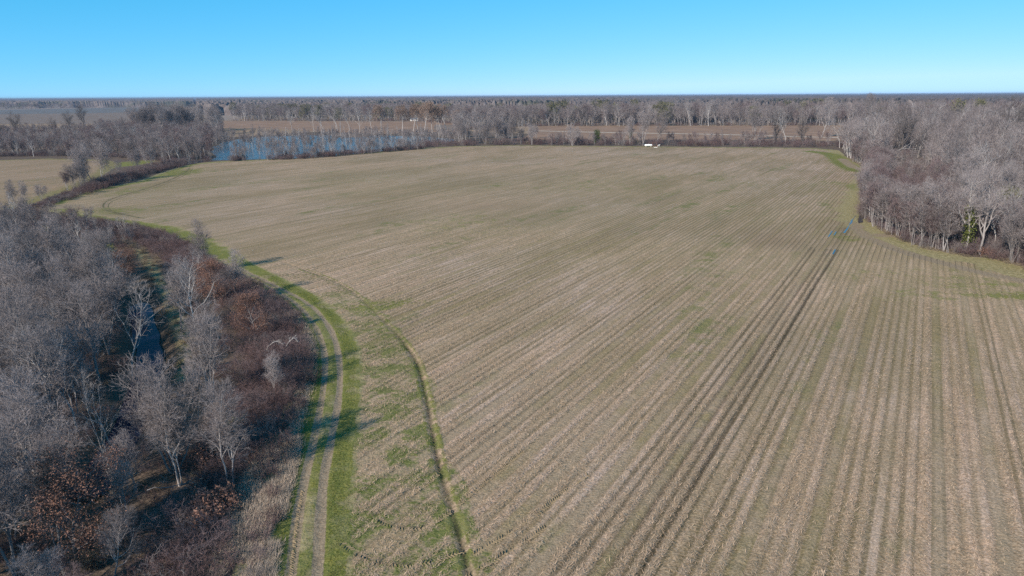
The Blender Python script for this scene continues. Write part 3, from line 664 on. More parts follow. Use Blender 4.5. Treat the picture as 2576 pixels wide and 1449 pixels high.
rng = np.random.default_rng(5)
random.seed(5)
TREES = {
 'spread': [make_tree(s, h=11, nst=1, n1=16, a1=44, l1=0.44, t1=0.22, up=0.2) for s in (1, 2, 3)],
 'slender': [make_tree(s, h=12, nst=2, spread=0.12, n1=15, n2=7, a1=34, l1=0.27, t1=0.3, r=0.12) for s in (11, 12, 13)],
 'multi': [make_tree(s, h=10, nst=6, spread=0.36, n1=9, n2=6, n3=5, n4=4, a1=30, l1=0.30, t1=0.25, r=0.085, up=0.2) for s in (21, 22)],
 'pale': [make_tree(s, h=12, nst=1, n1=12, n2=6, n3=4, n4=3, a1=50, l1=0.42, t1=0.3, r=0.15, mats=('bark_pale', 'twig_pale'), wander=0.2) for s in (31, 32)],
 'mauve': [make_tree(s, h=8, nst=5, spread=0.28, n1=9, n2=6, n3=5, n4=4, a1=32, l1=0.28, t1=0.3, r=0.06, mats=('bark', 'twig_mauve')) for s in (41, 42)],
 'copper': [make_tree(s, h=8, nst=1, n1=16, n2=6, n3=4, n4=2, a1=62, l1=0.46, t1=0.12, r=0.13, mats=('bark', 'twig_mauve'), leaves=dict(n=12000, size=0.06, clumps=520, spread=0.30, mat='copper', top=0.9)) for s in (51, 52)],
 'dead': [make_tree(s, h=8, nst=2, spread=0.15, n1=6, n2=4, n3=3, n4=0, a1=38, l1=0.4, t1=0.3, r=0.08, mats=('bark_pale', 'twig_pale')) for s in (61, 62)],
 'dark': [make_tree(s, h=14, nst=2, spread=0.45, n1=10, n2=7, n3=5, n4=3, a1=48, l1=0.42, t1=0.25, r=0.28, mats=('bark_dark', 'bark_dark'), wander=0.22) for s in (71, 72)],
 'ivy': [make_tree(s, h=14, nst=2, spread=0.3, n1=10, n2=7, n3=5, n4=3, a1=50, l1=0.4, t1=0.3, r=0.22, mats=('bark_pale', 'twig'), vines=900, wander=0.2) for s in (81,)],
 'cypress': [make_tree(s, h=26, nst=1, n1=22, n2=6, n3=5, n4=0, a1=70, l1=0.26, t1=0.55, r=0.38, twig=0.03, mats=('bark_pale', 'cypress'), leaves=dict(n=2600, size=0.30, clumps=260, spread=0.5, mat='cypress')) for s in (91, 92)],
 'evergreen': [make_tree(s, h=12, nst=1, n1=18, n2=6, n3=4, n4=0, a1=60, l1=0.3, t1=0.15, r=0.2, mats=('bark_dark', 'bark_dark'), leaves=dict(n=4200, size=0.22, clumps=240, spread=0.45, mat='ever')) for s in (101,)],
 'olive': [make_tree(s, h=12, nst=1, n1=18, n2=6, n3=4, n4=0, a1=60, l1=0.36, t1=0.2, r=0.2, mats=('bark_dark', 'twig'), leaves=dict(n=3000, size=0.20, clumps=260, spread=0.45, mat='olive')) for s in (111,)],
}
SHRUBS = {
 'red': [make_shrub(s, h=2.2, w=1.1, n=30, n2=7, n3=5, mat='brush') for s in (1, 2, 3)],
 'mauve': [make_shrub(s, h=3.4, w=0.7, n=22, n2=8, n3=6, mat='twig_mauve') for s in (11, 12)],
 'tan': [make_shrub(s, h=1.2, w=0.8, n=60, n2=4, n3=3, mat='brush_tan', r=0.009) for s in (21, 22)],
 'grey': [make_shrub(s, h=3.0, w=0.8, n=22, n2=7, n3=6, mat='shrub_grey') for s in (31,)],
 'ever': [make_shrub(s, h=3.0, w=0.7, n=16, n2=6, n3=4, mat='bark_dark', leaves=dict(n=1500, size=0.13, spread=0.14, mat='ever')) for s in (41,)],
 'lime': [make_shrub(s, h=2.4, w=0.7, n=14, n2=6, n3=4, mat='brush_tan', leaves=dict(n=1300, size=0.12, spread=0.12, mat='lime')) for s in (51,)],
 'copper': [make_shrub(s, h=2.6, w=0.8, n=18, n2=6, n3=4, mat='brush', leaves=dict(n=1300, size=0.11, spread=0.12, mat='copper')) for s in (61,)],
}
LOOK = {'spread': 'spreading grey bare tree', 'slender': 'slender grey bare tree', 'multi': 'rounded many stemmed tree', 'pale': 'pale barked bare tree', 'mauve': 'low mauve brown bare tree',
        'copper': 'oak still holding copper brown leaves', 'dead': 'small dead tree with whitish branches', 'dark': 'dark crooked bare tree', 'ivy': 'pale forked tree with green ivy', 'cypress': 'tall cypress with rust brown crown',
        'evergreen': 'dark evergreen tree', 'olive': 'bare tree with olive green creeper leaves'}
TNAME = {'copper': 'oak_tree', 'dead': 'dead_tree', 'cypress': 'cypress_tree', 'evergreen': 'evergreen_tree'}
SNAME = {'red': 'reddish brown bramble bush', 'mauve': 'tall mauve brown thicket shrub', 'tan': 'clump of dry tan weeds', 'grey': 'grey twiggy shrub', 'ever': 'dark evergreen shrub', 'lime': 'yellow green leafy shrub', 'copper': 'shrub with copper dead leaves'}
N_TREES = [0]; N_SHRUBS = [0]
STUFF_T, STUFF_S = [], []     # what goes into the massed woods: (x, y, z, height, variant)
def tree(kind, xy, h, label=None, where='', group=None, tilt=0.0, i=None, rz=None):
    pr = TREES[kind]; p = pr[(i if i is not None else int(rng.integers(len(pr)))) % len(pr)]
    s = h / p['h']; xy = np.asarray(xy, float); zz = float(gz(xy[None])[0]) if dist0(xy) else 0.0
    N_TREES[0] += 1
    return place(TNAME.get(kind, 'bare_tree'), p, (xy[0], xy[1], zz - 0.05), rz if rz is not None else rng.random() * 6.28, (s * rng.uniform(0.9, 1.15), s * rng.uniform(0.9, 1.15), s), label or (LOOK[kind] + ' ' + where), 'tree', group, tilt)
def shrub(kind, xy, h, label=None, where='', group=None, wide=1.0):
    pr = SHRUBS[kind]; p = pr[int(rng.integers(len(pr)))]; s = h / p['h']; xy = np.asarray(xy, float); zz = float(gz(xy[None])[0]) if dist0(xy) else 0.0
    N_SHRUBS[0] += 1
    return place('shrub', p, (xy[0], xy[1], zz - 0.05), rng.random() * 6.28, (s * wide, s * wide, s), label or (SNAME[kind] + ' ' + where), 'shrub', group)
def dist0(xy):
    u, v = xy @ UD, xy @ VD; return UA0 < u < UA1 and VA0 < v < VA1

# ------------------------------------------------------------------ left wood
LW = np.vstack([wood_edge[2:], GL([(130, 560), (60, 545), (-120, 560)]), GL([(-160, 700)]), [(-60, 52), (-42, 34), (-24, 30)]])
def tree_px(kind, xb, yb, yt, label, i=None, tilt=0.0, rz=None):
    xy = np.array(G(xb, yb)); h = height_for(float(xy[1]), yt)
    return tree(kind, xy, h, label, tilt=tilt, i=i, rz=rz), xy
special = []
def sp(kind, xb, yb, yt, label, **kw):
    o, xy = tree_px(kind, xb, yb, yt, label, **kw); special.append(xy); return o
sp('copper', 195, 1400, 1105, 'big oak holding copper brown leaves in the lower left corner', i=0)
sp('dead', 285, 1190, 975, 'white branched dead sapling standing behind the copper leaved oak', i=0)
sp('multi', 535, 1010, 760, 'rounded many stemmed grey tree right of the dark ditch water', i=0)
sp('multi', 440, 1190, 880, 'broad grey many stemmed tree on the near bank of the ditch', i=1)
sp('spread', 90, 1260, 925, 'large grey spreading tree at the left edge above the oak', i=0)
sp('pale', 330, 930, 690, 'pale forking tree reaching over the ditch water from the left bank', i=0)
sp('pale', 285, 1105, 865, 'slim pale tree left of the ditch with wide white limbs', i=1)
sp('pale', 130, 960, 760, 'pale limbed tree in the middle of the left wood', i=1)
sp('copper', 640, 850, 725, 'copper leaved oak at the wood edge above the bramble bank', i=1)
sp('copper', 545, 770, 640, 'copper leaved oak deeper in the wood near the ditch end', i=1)
sp('copper', 165, 760, 655, 'copper leaved oak far back in the left wood', i=0)
sp('copper', 330, 720, 610, 'rust leaved oak beside the yellow green bush', i=0)
sp('slender', 455, 830, 650, 'slender grey tree left of the brown ditch bank', i=0)
sp('slender', 690, 1000, 885, 'slender grey tree standing in the bramble bank', i=1)
sp('slender', 580, 1230, 980, 'grey tree with drooping limbs in front of the shaded bank', i=2)
sp('spread', 590, 745, 625, 'grey tree whose shadow crosses the track bend', i=1)
sp('mauve', 180, 600, 515, 'rounded grey brown tree at the far end of the left wood', i=0)
for xy_, h_, kd_, lb_ in (((-26.6, 50.4), 8.5, 'slender', 'grey tree in the brambles casting the long shadow over the ruts'), ((-55.5, 121.0), 9.0, 'slender', 'grey tree casting a long shadow over the upper track bend')):
    tree(kd_, xy_, h_, lb_); special.append(np.array(xy_))
special = np.array(special)
W = scatter(LW, 2.75, rng, tries=14000)
dd = dist_line(W, ditch); de = dist_line(W, wood_edge)
ditch_x = np.interp(W[:, 1], ditch[::-1, 1], ditch[::-1, 0]); right_bank = W[:, 0] > ditch_x
keep = (dd > 2.8) & (np.min(np.hypot(W[:, None, 0] - special[None, :, 0], W[:, None, 1] - special[None, :, 1]), 1) > 2.3)
# the strip between ditch and track is brush with few trees
keep &= ~((de < 5.5) & (rng.random(len(W)) < 0.95)) & ~(right_bank & (de < 11) & (rng.random(len(W)) < np.where(W[:, 1] < 72, 0.4, 0.75)) & (W[:, 1] < 100)) & ~((W[:, 1] < 46) & (de < 9))
keep &= ~(right_bank & (dd < 8) & (rng.random(len(W)) < 0.7) & (W[:, 1] > 62))
W = W[keep]; W = W[np.argsort(W[:, 1])]
_, yy_, dep = px_of(W); xx_, _, _ = px_of(W, 6)
inview = (xx_ > -120)
count = 0
for p, ok in zip(W, inview):
    gx, gy, _ = [float(q[0]) for q in px_of(p)]
    if 322 < gx < 418 and 870 < gy < 1150: continue
    kind = rng.choice(['spread', 'slender', 'multi', 'pale', 'mauve'], p=[0.34, 0.30, 0.13, 0.08, 0.15])
    h = {'spread': 10.5, 'slender': 11, 'multi': 8.5, 'pale': 11.5, 'mauve': 6.5}[kind] * rng.uniform(0.58, 1.10)
    e = dist_line(p[None], wood_edge)[0]
    if e < 13: h *= 0.62
    if e < 10 and 44 < p[1] < 140: continue
    far_end = p[1] > 115
    if far_end: h *= 0.72
    if ok and count < 128 and p[1] < 150:
        count += 1
        bank = p[0] > np.interp(p[1], ditch[::-1, 1], ditch[::-1, 0])
        where = ('between the ditch and the farm track' if bank and p[1] < 110 else 'at the far end of the left wood' if far_end else 'in the left wood beyond the ditch')
        tree(kind, p, h, where=where, group='bare trees in the wood left of the track')
    elif p[1] > 30:
        STUFF_T.append((p[0], p[1], 0.0, h, {'spread': 0, 'slender': 1, 'multi': 2, 'pale': 3, 'mauve': 4}[kind]))
# brush on the bank beside the track
E_ = resample(wood_edge, 1.25)
T_ = np.gradient(E_, axis=0); T_ /= np.linalg.norm(T_, axis=1)[:, None]; LN = np.column_stack([-T_[:, 1], T_[:, 0]])
if (E_[5] + LN[5] * 3)[0] > E_[5][0]: LN = -LN
nb = 0
for i in range(len(E_)):
    for off in (1.1, 2.7, 4.6, 6.6):
        p = E_[i] + LN[i] * (off + rng.uniform(-0.7, 0.7)) + T_[i] * rng.uniform(-0.6, 0.6)
        if rng.random() < 0.12: continue
        yb = p[1]
        kind = rng.choice(['red', 'mauve', 'tan', 'copper', 'grey'], p=[0.60, 0.18, 0.11, 0.03, 0.08])
        if off < 1.5 and yb < 62: kind = 'tan'
        if yb < 56 and off < 3.4: continue
        h = {'red': 1.9, 'mauve': 2.5, 'tan': 0.95, 'copper': 2.0, 'grey': 2.4}[kind] * rng.uniform(0.7, 1.25) * (0.55 if off < 1.5 else 1.0)
        if nb < 190 and px_of(p)[0][0] > -30 and p[1] > 36:
            nb += 1
            where = 'on the bank beside the near track' if yb < 65 else 'along the wood edge at the track bend' if yb < 100 else 'along the wood edge up the far track'
            shrub(kind, p, h, where=where, group='brush along the wood edge beside the track', wide=1.25)
        else: STUFF_S.append((p[0], p[1], 0.0, h, {'red': 0, 'mauve': 1, 'tan': 2, 'copper': 0, 'grey': 3}[kind]))
for xb, yb, h, kd, lab in ((268, 640, 2.6, 'lime', 'yellow green leafy bush inside the left wood'), (590, 1085, 1.4, 'lime', 'small yellow green bush behind the shaded bramble bank'),
                           (130, 590, 2.4, 'lime', 'yellow green bush at the far left end of the wood'), (60, 560, 3.2, 'grey', 'dark twiggy bush by the left frame edge'),
                           (230, 1420, 1.8, 'tan', 'dry olive tan weeds under the copper leaved oak')):
    shrub(kd, G(xb, yb), h, lab)
U_ = scatter(LW, 1.75, rng, tries=16000); du = dist_line(U_, ditch)
for p, d in zip(U_, du):
    if d < 2.4: continue
    gx, gy, _ = [float(q[0]) for q in px_of(p)]
    if 330 < gx < 410 and 880 < gy < 1040: continue
    rb = p[0] > np.interp(p[1], ditch[::-1, 1], ditch[::-1, 0])
    kd = 2 if (rb and d < 7 and rng.random() < 0.75) else int(rng.choice([0, 1, 2, 3], p=[0.38, 0.36, 0.12, 0.14]))
    STUFF_S.append((p[0], p[1], float(gz(p[None])[0]), (0.9 if kd == 2 else 1.7) * rng.uniform(0.6, 1.4), kd))

# ------------------------------------------------------------------ right wood
RW = np.vstack([right_edge, [(130, 95), (330, 250), (560, 560), (470, 640)], GL([(2200, 345), (2140, 352), (2118, 368)])])
def rsp(kind, xb, yb, yt, label, **kw): return sp_list(kind, xb, yb, yt, label, **kw)
rs = []
def sp_list(kind, xb, yb, yt, label, **kw):
    o, xy = tree_px(kind, xb, yb, yt, label, **kw); rs.append(xy); return o
sp_list('ivy', 2432, 634, 430, 'forked pale tree with bright green ivy at the right wood edge', i=0)
sp_list('pale', 2502, 628, 470, 'leaning white trunked tree at the right frame edge', i=0, tilt=0.0)
sp_list('pale', 2345, 622, 470, 'twisting pale trunk left of the ivy covered tree', i=1)
sp_list('slender', 2372, 632, 460, 'slim grey tree just left of the ivy covered tree', i=0)
sp_list('slender', 2290, 606, 450, 'thin pale stemmed tree at the right wood corner', i=1)
sp_list('spread', 2465, 640, 440, 'spreading grey tree right of the ivy covered tree', i=2)
sp_list('dark', 2268, 402, 262, 'huge old dark trunked tree with broken limbs', i=0)
sp_list('spread', 2168, 408, 318, 'spreading tree at the far corner of the right wood', i=1)
sp_list('spread', 2215, 412, 322, 'spreading grey tree beside the huge old trunk', i=2)
for i, (xb, yb, yt, kd) in enumerate(((2420, 420, 305, 'pale'), (2490, 470, 330, 'pale'), (2380, 470, 340, 'spread'), (2540, 400, 262, 'dark'))):
    sp_list(kd, xb, yb, yt, ('pale vase shaped tree high in the right wood', 'second pale vase shaped tree nearer the right frame edge', 'light grey tree above the mauve thicket', 'dark trunked tall tree near the right frame edge')[i])
rs = np.array(rs)
W = scatter(RW, 3.5, rng, tries=70000)
e = dist_line(W, right_edge); dist = np.hypot(*W.T)
keep = (np.min(np.hypot(W[:, None, 0] - rs[None, :, 0], W[:, None, 1] - rs[None, :, 1]), 1) > 2.5) & (e > 0.8)
W = W[keep]; e = e[keep]; dist = dist[keep]
xx_, yy_, dep = px_of(W, 8); o = np.argsort(dist + e * 0.6)
nr = 0
for j in o:
    p = W[j]
    if xx_[j] > 2720: continue
    corner = (p[1] > 135) and (e[j] < 22) and (p[1] < 260)
    kind = rng.choice(['spread', 'slender', 'multi', 'pale', 'mauve', 'olive'], p=[0.08, 0.12, 0.05, 0.03, 0.70, 0.02] if corner else [0.34, 0.28, 0.1, 0.04, 0.22, 0.02])
    h = {'spread': 13, 'slender': 14, 'multi': 11, 'pale': 15, 'mauve': 8.5, 'olive': 10}[kind] * rng.uniform(0.62, 1.18)
    if dist[j] > 280: h *= 1.15 + 0.25 * rng.random()
    if corner and kind != 'mauve': h *= 0.75
    gx = float(px_of(p)[0][0])
    if 2205 < gx < 2335 and 225 < dist[j] < 395: h = min(h, rng.uniform(4, 7))
    if nr < 84 and xx_[j] < 2590:
        nr += 1
        where = 'at the near edge of the right wood' if e[j] < 9 and p[1] < 170 else 'in the thicket at the right wood corner' if corner else 'inside the right wood'
        tree(kind, p, h, where=where, group='bare trees in the wood right of the field')
    else: STUFF_T.append((p[0], p[1], 0.0, h, {'spread': 0, 'slender': 1, 'multi': 2, 'pale': 3, 'mauve': 4, 'olive': 0}[kind]))
for q in resample(right_edge, 0.9):
    if q[1] > 330: continue
    for _ in range(2):
        p = q + rng.normal(0, 0.8, 2) + np.array([rng.uniform(0.8, 5.0), rng.uniform(0.5, 3.5)])
        if 2395 < float(px_of(p)[0][0]) < 2530: continue
        if not inside(p[None], FIELD)[0]: STUFF_T.append((p[0], p[1], 0.0, rng.uniform(6, 12), int(rng.choice([1, 1, 1, 4]))))
E2 = resample(right_edge, 1.6); T2 = np.gradient(E2, axis=0); T2 /= np.linalg.norm(T2, axis=1)[:, None]; RN = np.column_stack([T2[:, 1], -T2[:, 0]]) * -1
nrs = 0
for i in range(len(E2)):
    for off in (0.8, 2.6, 5.0):
        sgn = 1.0
        p = E2[i] + RN[i] * (off + rng.uniform(-0.6, 0.6))
        if inside(p[None], FIELD)[0]: p = E2[i] - RN[i] * (off + rng.uniform(-0.6, 0.6))
        if rng.random() < 0.25: continue
        kind = rng.choice(['red', 'mauve', 'tan', 'copper'], p=[0.22, 0.48, 0.24, 0.06]); near = p[1] < 150
        if off < 1.2: kind = 'tan'
        h = {'red': 1.6, 'mauve': 2.6, 'tan': 0.9, 'copper': 2.0}[kind] * rng.uniform(0.7, 1.2)
        if nrs < 45 and near and px_of(p)[0][0] < 2600:
            nrs += 1; shrub(kind, p, h, where='along the foot of the right wood', group='brush along the right wood edge', wide=1.2)
        else: STUFF_S.append((p[0], p[1], 0.0, h, {'red': 0, 'mauve': 1, 'tan': 2, 'copper': 0}[kind]))
for p in scatter(RW, 2.6, rng, tries=60000):
    if np.hypot(*p) < 330: STUFF_S.append((p[0], p[1], 0.0, rng.uniform(1.6, 4.8), int(rng.choice([0, 1, 3], p=[0.12, 0.58, 0.30]))))

# ------------------------------------------------------------------ far hedgerow, pond trees, distant rows
def hedge(kind, xb, yb, yt, label, **kw): return tree_px(kind, xb, yb, yt, label, **kw)[0]
hedge('slender', 1585, 366, 290, 'rounded grey tree rising from the hedgerow left of the white tank')
hedge('slender', 1618, 366, 272, 'left one of two tall trees behind the white tank')
hedge('spread', 1648, 366, 285, 'right one of two tall trees behind the white tank')
hedge('multi', 1900, 352, 265, 'lone vase shaped tree standing by the gravel road')
hedge('dark', 1950, 362, 270, 'dark crooked tree right of the vase shaped tree')
hedge('pale', 1976, 364, 268, 'pale trunked tree right of the dark crooked tree')
hedge('dark', 2020, 366, 300, 'low dark gnarled tree in the hedgerow')
hedge('spread', 2066, 345, 238, 'very tall wide limbed tree touching the horizon')
hedge('pale', 2112, 372, 300, 'left one of a pair of white stems at the field corner')
hedge('pale', 2120, 374, 302, 'right one of a pair of white stems at the field corner')
hedge('spread', 2185, 345, 248, 'tall pale limbed tree above the right wood corner')
hedge('evergreen', 1505, 364, 328, 'dark green cedar in the far hedgerow')
hedge('evergreen', 1588, 350, 333, 'small green cedar beside the road gap')
hedge('multi', 1440, 366, 312, 'grey bushy tree left of the dark green cedar')
hedge('dark', 1462, 318, 255, 'dark stout tree in the distant wood wall')
hedge('olive', 1668, 317, 258, 'olive green tree standing out in the distant wood')
hedge('pale', 1558, 318, 258, 'white trunked tree before the distant wood wall')
hedge('pale', 1738, 317, 250, 'left white limbed tree in the distant wood')
hedge('pale', 1782, 317, 252, 'right white limbed tree in the distant wood')
for i, (x0, x1, n) in enumerate(((1150, 1375, 36),)):
    for k in range(n):
        x = rng.uniform(x0, x1); yb = rng.uniform(346, 364)
        tree(rng.choice(['slender', 'spread', 'pale', 'multi'], p=[0.45, 0.3, 0.1, 0.15]), G(x, yb), rng.uniform(13, 20) if rng.random() < 0.6 else rng.uniform(7, 12), where='in the far edge grove', group='bare trees in the grove at the far field edge')
for k in range(120):
    x = rng.uniform(1375, 2125); 
    if 1625 < x < 1690 and rng.random() < 0.5: continue
    STUFF_T.append((*G(x, rng.uniform(357, 366)), 0.0, rng.uniform(3.5, 9.5) ** 1.0, int(rng.choice([1, 2, 4]))))
nh = 0
for k in range(240):
    x = rng.uniform(1060, 2125); yb = np.interp(x, [1060, 1288, 1640, 2125], [370, 364, 367, 370]) - rng.uniform(-0.3, 7)
    kd = rng.choice(['red', 'mauve', 'grey', 'tan'], p=[0.4, 0.35, 0.2, 0.05]); h = rng.uniform(2.2, 5.2)
    if nh < 55: nh += 1; shrub(kd, G(x, yb), h, where='in the far hedgerow', group='shrubs in the far hedgerow', wide=1.3)
    else: STUFF_S.append((*G(x, yb), 0.0, h, {'red': 0, 'mauve': 1, 'grey': 3, 'tan': 2}[kd]))
# brush along the pond and the strip of trees between the two fields at the left
for k in range(420):
    x = rng.uniform(520, 1070)
    if vnoise(np.array([x * 0.035]), np.array([3.3]))[0] > 0.52 + 0.25 * rng.random(): continue
    x = x; yb = np.interp(x, [520, 640, 760, 880, 960, 1070], [406.5, 405, 400, 391, 384, 374.5]) - rng.uniform(-0.3, 4.5)
    if rng.random() < 0.3: STUFF_T.append((*G(x, yb), 0.0, rng.uniform(4, 8), int(rng.choice([1, 1, 2, 3]))))
    else: STUFF_S.append((*G(x, yb), 0.0, rng.uniform(1.5, 3.6), int(rng.choice([0, 1, 3]))))
for k in range(420):      # slim trees standing in the water, denser towards the back
    x = rng.uniform(540, 1150); y0 = np.interp(x, [540, 700, 900, 1150], [398, 396, 382, 364]); t = rng.random() ** 0.6
    yb = y0 - t * (y0 - 340)
    STUFF_T.append((*G(x, yb), 0.0, rng.uniform(4.5, 9), int(rng.choice([1, 1, 1, 3, 2]))))
ns = 0
SNAG = []
def make_snag(seed, h, r):
    rg = np.random.default_rng(seed); g, c = Geo(), Geo(); P0, R0 = stems(1, h, r, 0.05, 7, rg, wander=0.06); R0 = r * np.linspace(1.1, 0.5, 7)[None]
    g.add(tubes(P0, R0, 6, rg)); P1, R1 = grow(P0, R0, 5, 0.5, 0.98, 60, h * 0.14, 3, rg, rr=0.4); c.add(tubes(P1, R1, 3, rg))
    return dict(trunk=g.mesh("trunk", M['bark']), crown=c.mesh("branches", M['bark']), h=h)
SNAG = [make_snag(s, 10, 0.24) for s in (1, 2, 3)]
for k in range(32):
    x = rng.uniform(700, 1120); yb = rng.uniform(334, 364) if x < 960 else rng.uniform(334, 352); xy = G(x, yb); p = SNAG[k % 3]; h = rng.uniform(6, 13)
    oo = place('dead_tree', p, (xy[0], xy[1], 0), rng.random() * 6.28, (h / 10, h / 10, h / 10), 'bleached dead trunk standing in the flooded pond', 'dead tree', 'dead trunks standing in the flooded pond')
for i, (x, yb, yt) in enumerate(((1012, 338, 258), (1040, 330, 262), (1054, 336, 254), (1066, 340, 250), (1088, 336, 256), (1100, 330, 268), (1112, 336, 268), (1125, 336, 262), (1138, 328, 276), (960, 330, 262))):
    tree_px('cypress', x, yb, yt, 'tall cypress with rust brown crown behind the pond')[0]['group'] = 'tall cypresses behind the pond'
for i, (x, yb, yt) in enumerate(((735, 336, 262), (790, 332, 268), (815, 338, 262), (850, 330, 258), (905, 336, 256), (935, 326, 262), (880, 330, 254))):
    tree_px('pale', x, yb, yt, 'tall pale slim tree rising behind the flooded pond')[0]['group'] = 'tall pale trees behind the pond'
# the dark old trees and the tall grove at the left
for i, (x, yb, yt) in enumerate(((40, 342, 270), (141, 340, 292), (178, 328, 270), (213, 318, 255), (5, 346, 298))):
    hedge('dark', x, yb, yt, ('leftmost dark crooked tree of the far left row', 'second dark crooked tree of the far left row', 'dark low forked tree of the far left row', 'tallest dark forked tree of the far left row', 'dark tree cut by the left frame edge')[i], i=i)
for k in range(40):
    x = rng.uniform(335, 555); yb = rng.uniform(326, 340)
    tree(rng.choice(['slender', 'pale', 'spread'], p=[0.6, 0.15, 0.25]), G(x, yb), rng.uniform(18, 26), where='in the tall far grove', group='bare trees of the tall grove left of the pond')
LB = np.vstack([GL([(-60, 396), (130, 394), (290, 396), (420, 412), (500, 404), (535, 404), (530, 372), (560, 345), (560, 328), (330, 326), (200, 326), (-60, 338)])])
for p in scatter(LB, 5.6, rng, tries=20000):
    xl = px_of(p)[0][0]; hh = rng.uniform(8.5, 14.5) if p[1] < 480 else rng.uniform(7, 13)
    STUFF_T.append((p[0], p[1], 0.0, hh if xl > 250 else hh * 0.75, int(rng.choice([0, 1, 2, 4, 3], p=[0.3, 0.26, 0.1, 0.28, 0.06]))))
for p in scatter(LB, 9, rng, tries=5000): STUFF_S.append((p[0], p[1], 0.0, rng.uniform(2, 4), int(rng.choice([0, 1]))))
for k in range(110):
    x = rng.uniform(-60, 520); yb = np.interp(x, [-60, 130, 290, 420, 520], [394, 392, 394, 408, 402]) - rng.uniform(0, 9)
    STUFF_T.append((*G(x, yb), 0.0, rng.uniform(5, 12), int(rng.choice([0, 1, 2, 4]))))
for k in range(150):
    x = rng.uniform(-60, 470); yb = np.interp(x, [-60, 130, 290, 470], [395.5, 393.5, 396, 410]) - rng.uniform(0, 4)
    STUFF_S.append((*G(x, yb), 0.0, rng.uniform(1.5, 4), int(rng.choice([0, 1, 3]))))
strip = smooth_line(GL([(128, 522), (200, 492), (270, 470), (350, 447), (430, 425), (470, 414)]), 2); S_ = resample(strip, 2.0)
for p in S_:
    for q in range(5):
        pp = p + rng.normal(0, 1.9, 2) + np.array([-3.2, 1.2])
        tl = px_of(pp)[0][0]
        if rng.random() < 0.85: STUFF_S.append((pp[0], pp[1], 0.0, rng.uniform(1.8, 4.2) * (0.5 if tl < 210 else 1), int(rng.choice([0, 0, 1, 3]))))
for i, (x, yb, yt, kd) in enumerate(((205, 470, 360, 'slender'), (235, 462, 352, 'spread'), (222, 466, 380, 'spread'), (185, 474, 400, 'multi'), (255, 458, 350, 'slender'), (170, 478, 425, 'mauve'), (215, 474, 405, 'slender'), (345, 432, 372, 'multi'), (380, 425, 362, 'multi'),
                                     (105, 503, 455, 'multi'), (40, 520, 450, 'slender'), (60, 515, 452, 'slender'), (300, 440, 390, 'spread'))):
    tree_px(kd, x, yb, yt, LOOK[kd] + ' in the brushy field strip')[0]['group'] = 'trees in the brushy strip between the two fields'

# ------------------------------------------------------------------ distant woods
def wall(x0, x1, yb, depth, gap, hlo, hhi, front=0.0, var=(0.42, 0.34, 0.08, 0.08, 0.08)):
    """a belt of wood starting at a photo line and running back"""
    for k in range(int((x1 - x0) * 2)):
        pass
def belt(pts, depth, gap, hlo, hhi):
    A_ = GL(pts); back = A_ * ((np.linalg.norm(A_, axis=1) + depth) / np.linalg.norm(A_, axis=1))[:, None]
    poly = np.vstack([A_, back[::-1]]); area_tries = int(min(120000, 8 * depth * np.linalg.norm(A_[-1] - A_[0]) / gap ** 2))
    for p in scatter(poly, gap, rng, tries=max(area_tries, 800)):
        STUFF_T.append((p[0], p[1], 0.0, rng.uniform(hlo, hhi), int(rng.choice([0, 1, 2, 3, 4, 5], p=[0.40, 0.32, 0.08, 0.06, 0.10, 0.04]))))
    for q in resample(A_, gap * 0.6):
        STUFF_S.append((*(q + rng.normal(0, gap * 0.2, 2)), 0.0, rng.uniform(2, 5), int(rng.choice([0, 1, 3]))))
    return A_
CANOPY = []
belt([(1370, 317.5), (1500, 317), (1700, 316.5), (1950, 316.5), (2200, 316), (2330, 322)], 230, 6.3, 15, 25)
belt([(1150, 326), (1260, 320), (1372, 317.5)], 240, 6.3, 15, 23)
belt([(590, 304), (760, 304.5), (900, 305), (1040, 305), (1160, 312)], 260, 7.2, 15, 23)
belt([(2300, 330), (2480, 345), (2700, 372)], 330, 8, 17, 26)
belt([(-60, 276), (60, 274), (200, 271.5), (300, 269)], 260, 15, 13, 19)
belt([(330, 266), (460, 262.5), (560, 265), (700, 265)], 400, 18, 13, 19)
# low and high massed canopy from about a kilometre out to the horizon
def canopy(name, x0, x1, d0, d1, h, label, seed, amp=4.0, n0=140, n1=60):
    """blanket of tree tops, bumpy, with a ragged front that comes down to the ground"""
    a0, a1 = math.atan((x0 - 1288) / FPX), math.atan((x1 - 1288) / FPX)
    an = np.linspace(a0, a1, n0); ds = np.geomspace(d0, d1, n1); rg = np.random.default_rng(seed)
    Aa, Dd = np.meshgrid(an, ds, indexing='ij'); Dd = Dd * (1 + 0.05 * (vnoise(Aa * 90 + seed, Aa * 0 + seed) - 0.5))
    X, Y = np.tan(Aa) * Dd, Dd
    Z = h + amp * (rg.random(X.shape) - 0.5) * 1.3 + amp * (vnoise(X / 160 + seed, Y / 300) - 0.5) * 1.6
    Z = np.minimum(Z, 29.0); Z[:, 0] = -0.5; Z[:, -1] = -0.5; Z[0] = -0.5; Z[-1] = -0.5
    F = grid_faces(n0, n1)
    me = mesh_from(name, np.stack([X, Y, Z], -1).reshape(-1, 3), [F]); o = link(name, me, M['canopy'])
    return tag(o, label, None, None, 'stuff')
m, nt, b = new_mat("distant_crowns", 1.0, 0.0); k = NT(nt)
pos = k.n("ShaderNodeNewGeometry").outputs["Position"]
c = k.mix(k.ss(k.noise(pos, 0.05, 4.0, 0.7), 0.35, 0.65), (0.085, 0.068, 0.064), (0.165, 0.140, 0.132))
c = k.mix(k.m('MULTIPLY', k.ss(k.noise(pos, 0.006, 3.0), 0.55, 0.65), 0.7), c, (0.05, 0.06, 0.042))
nt.links.new(c, b.inputs["Base Color"]); M['canopy'] = m
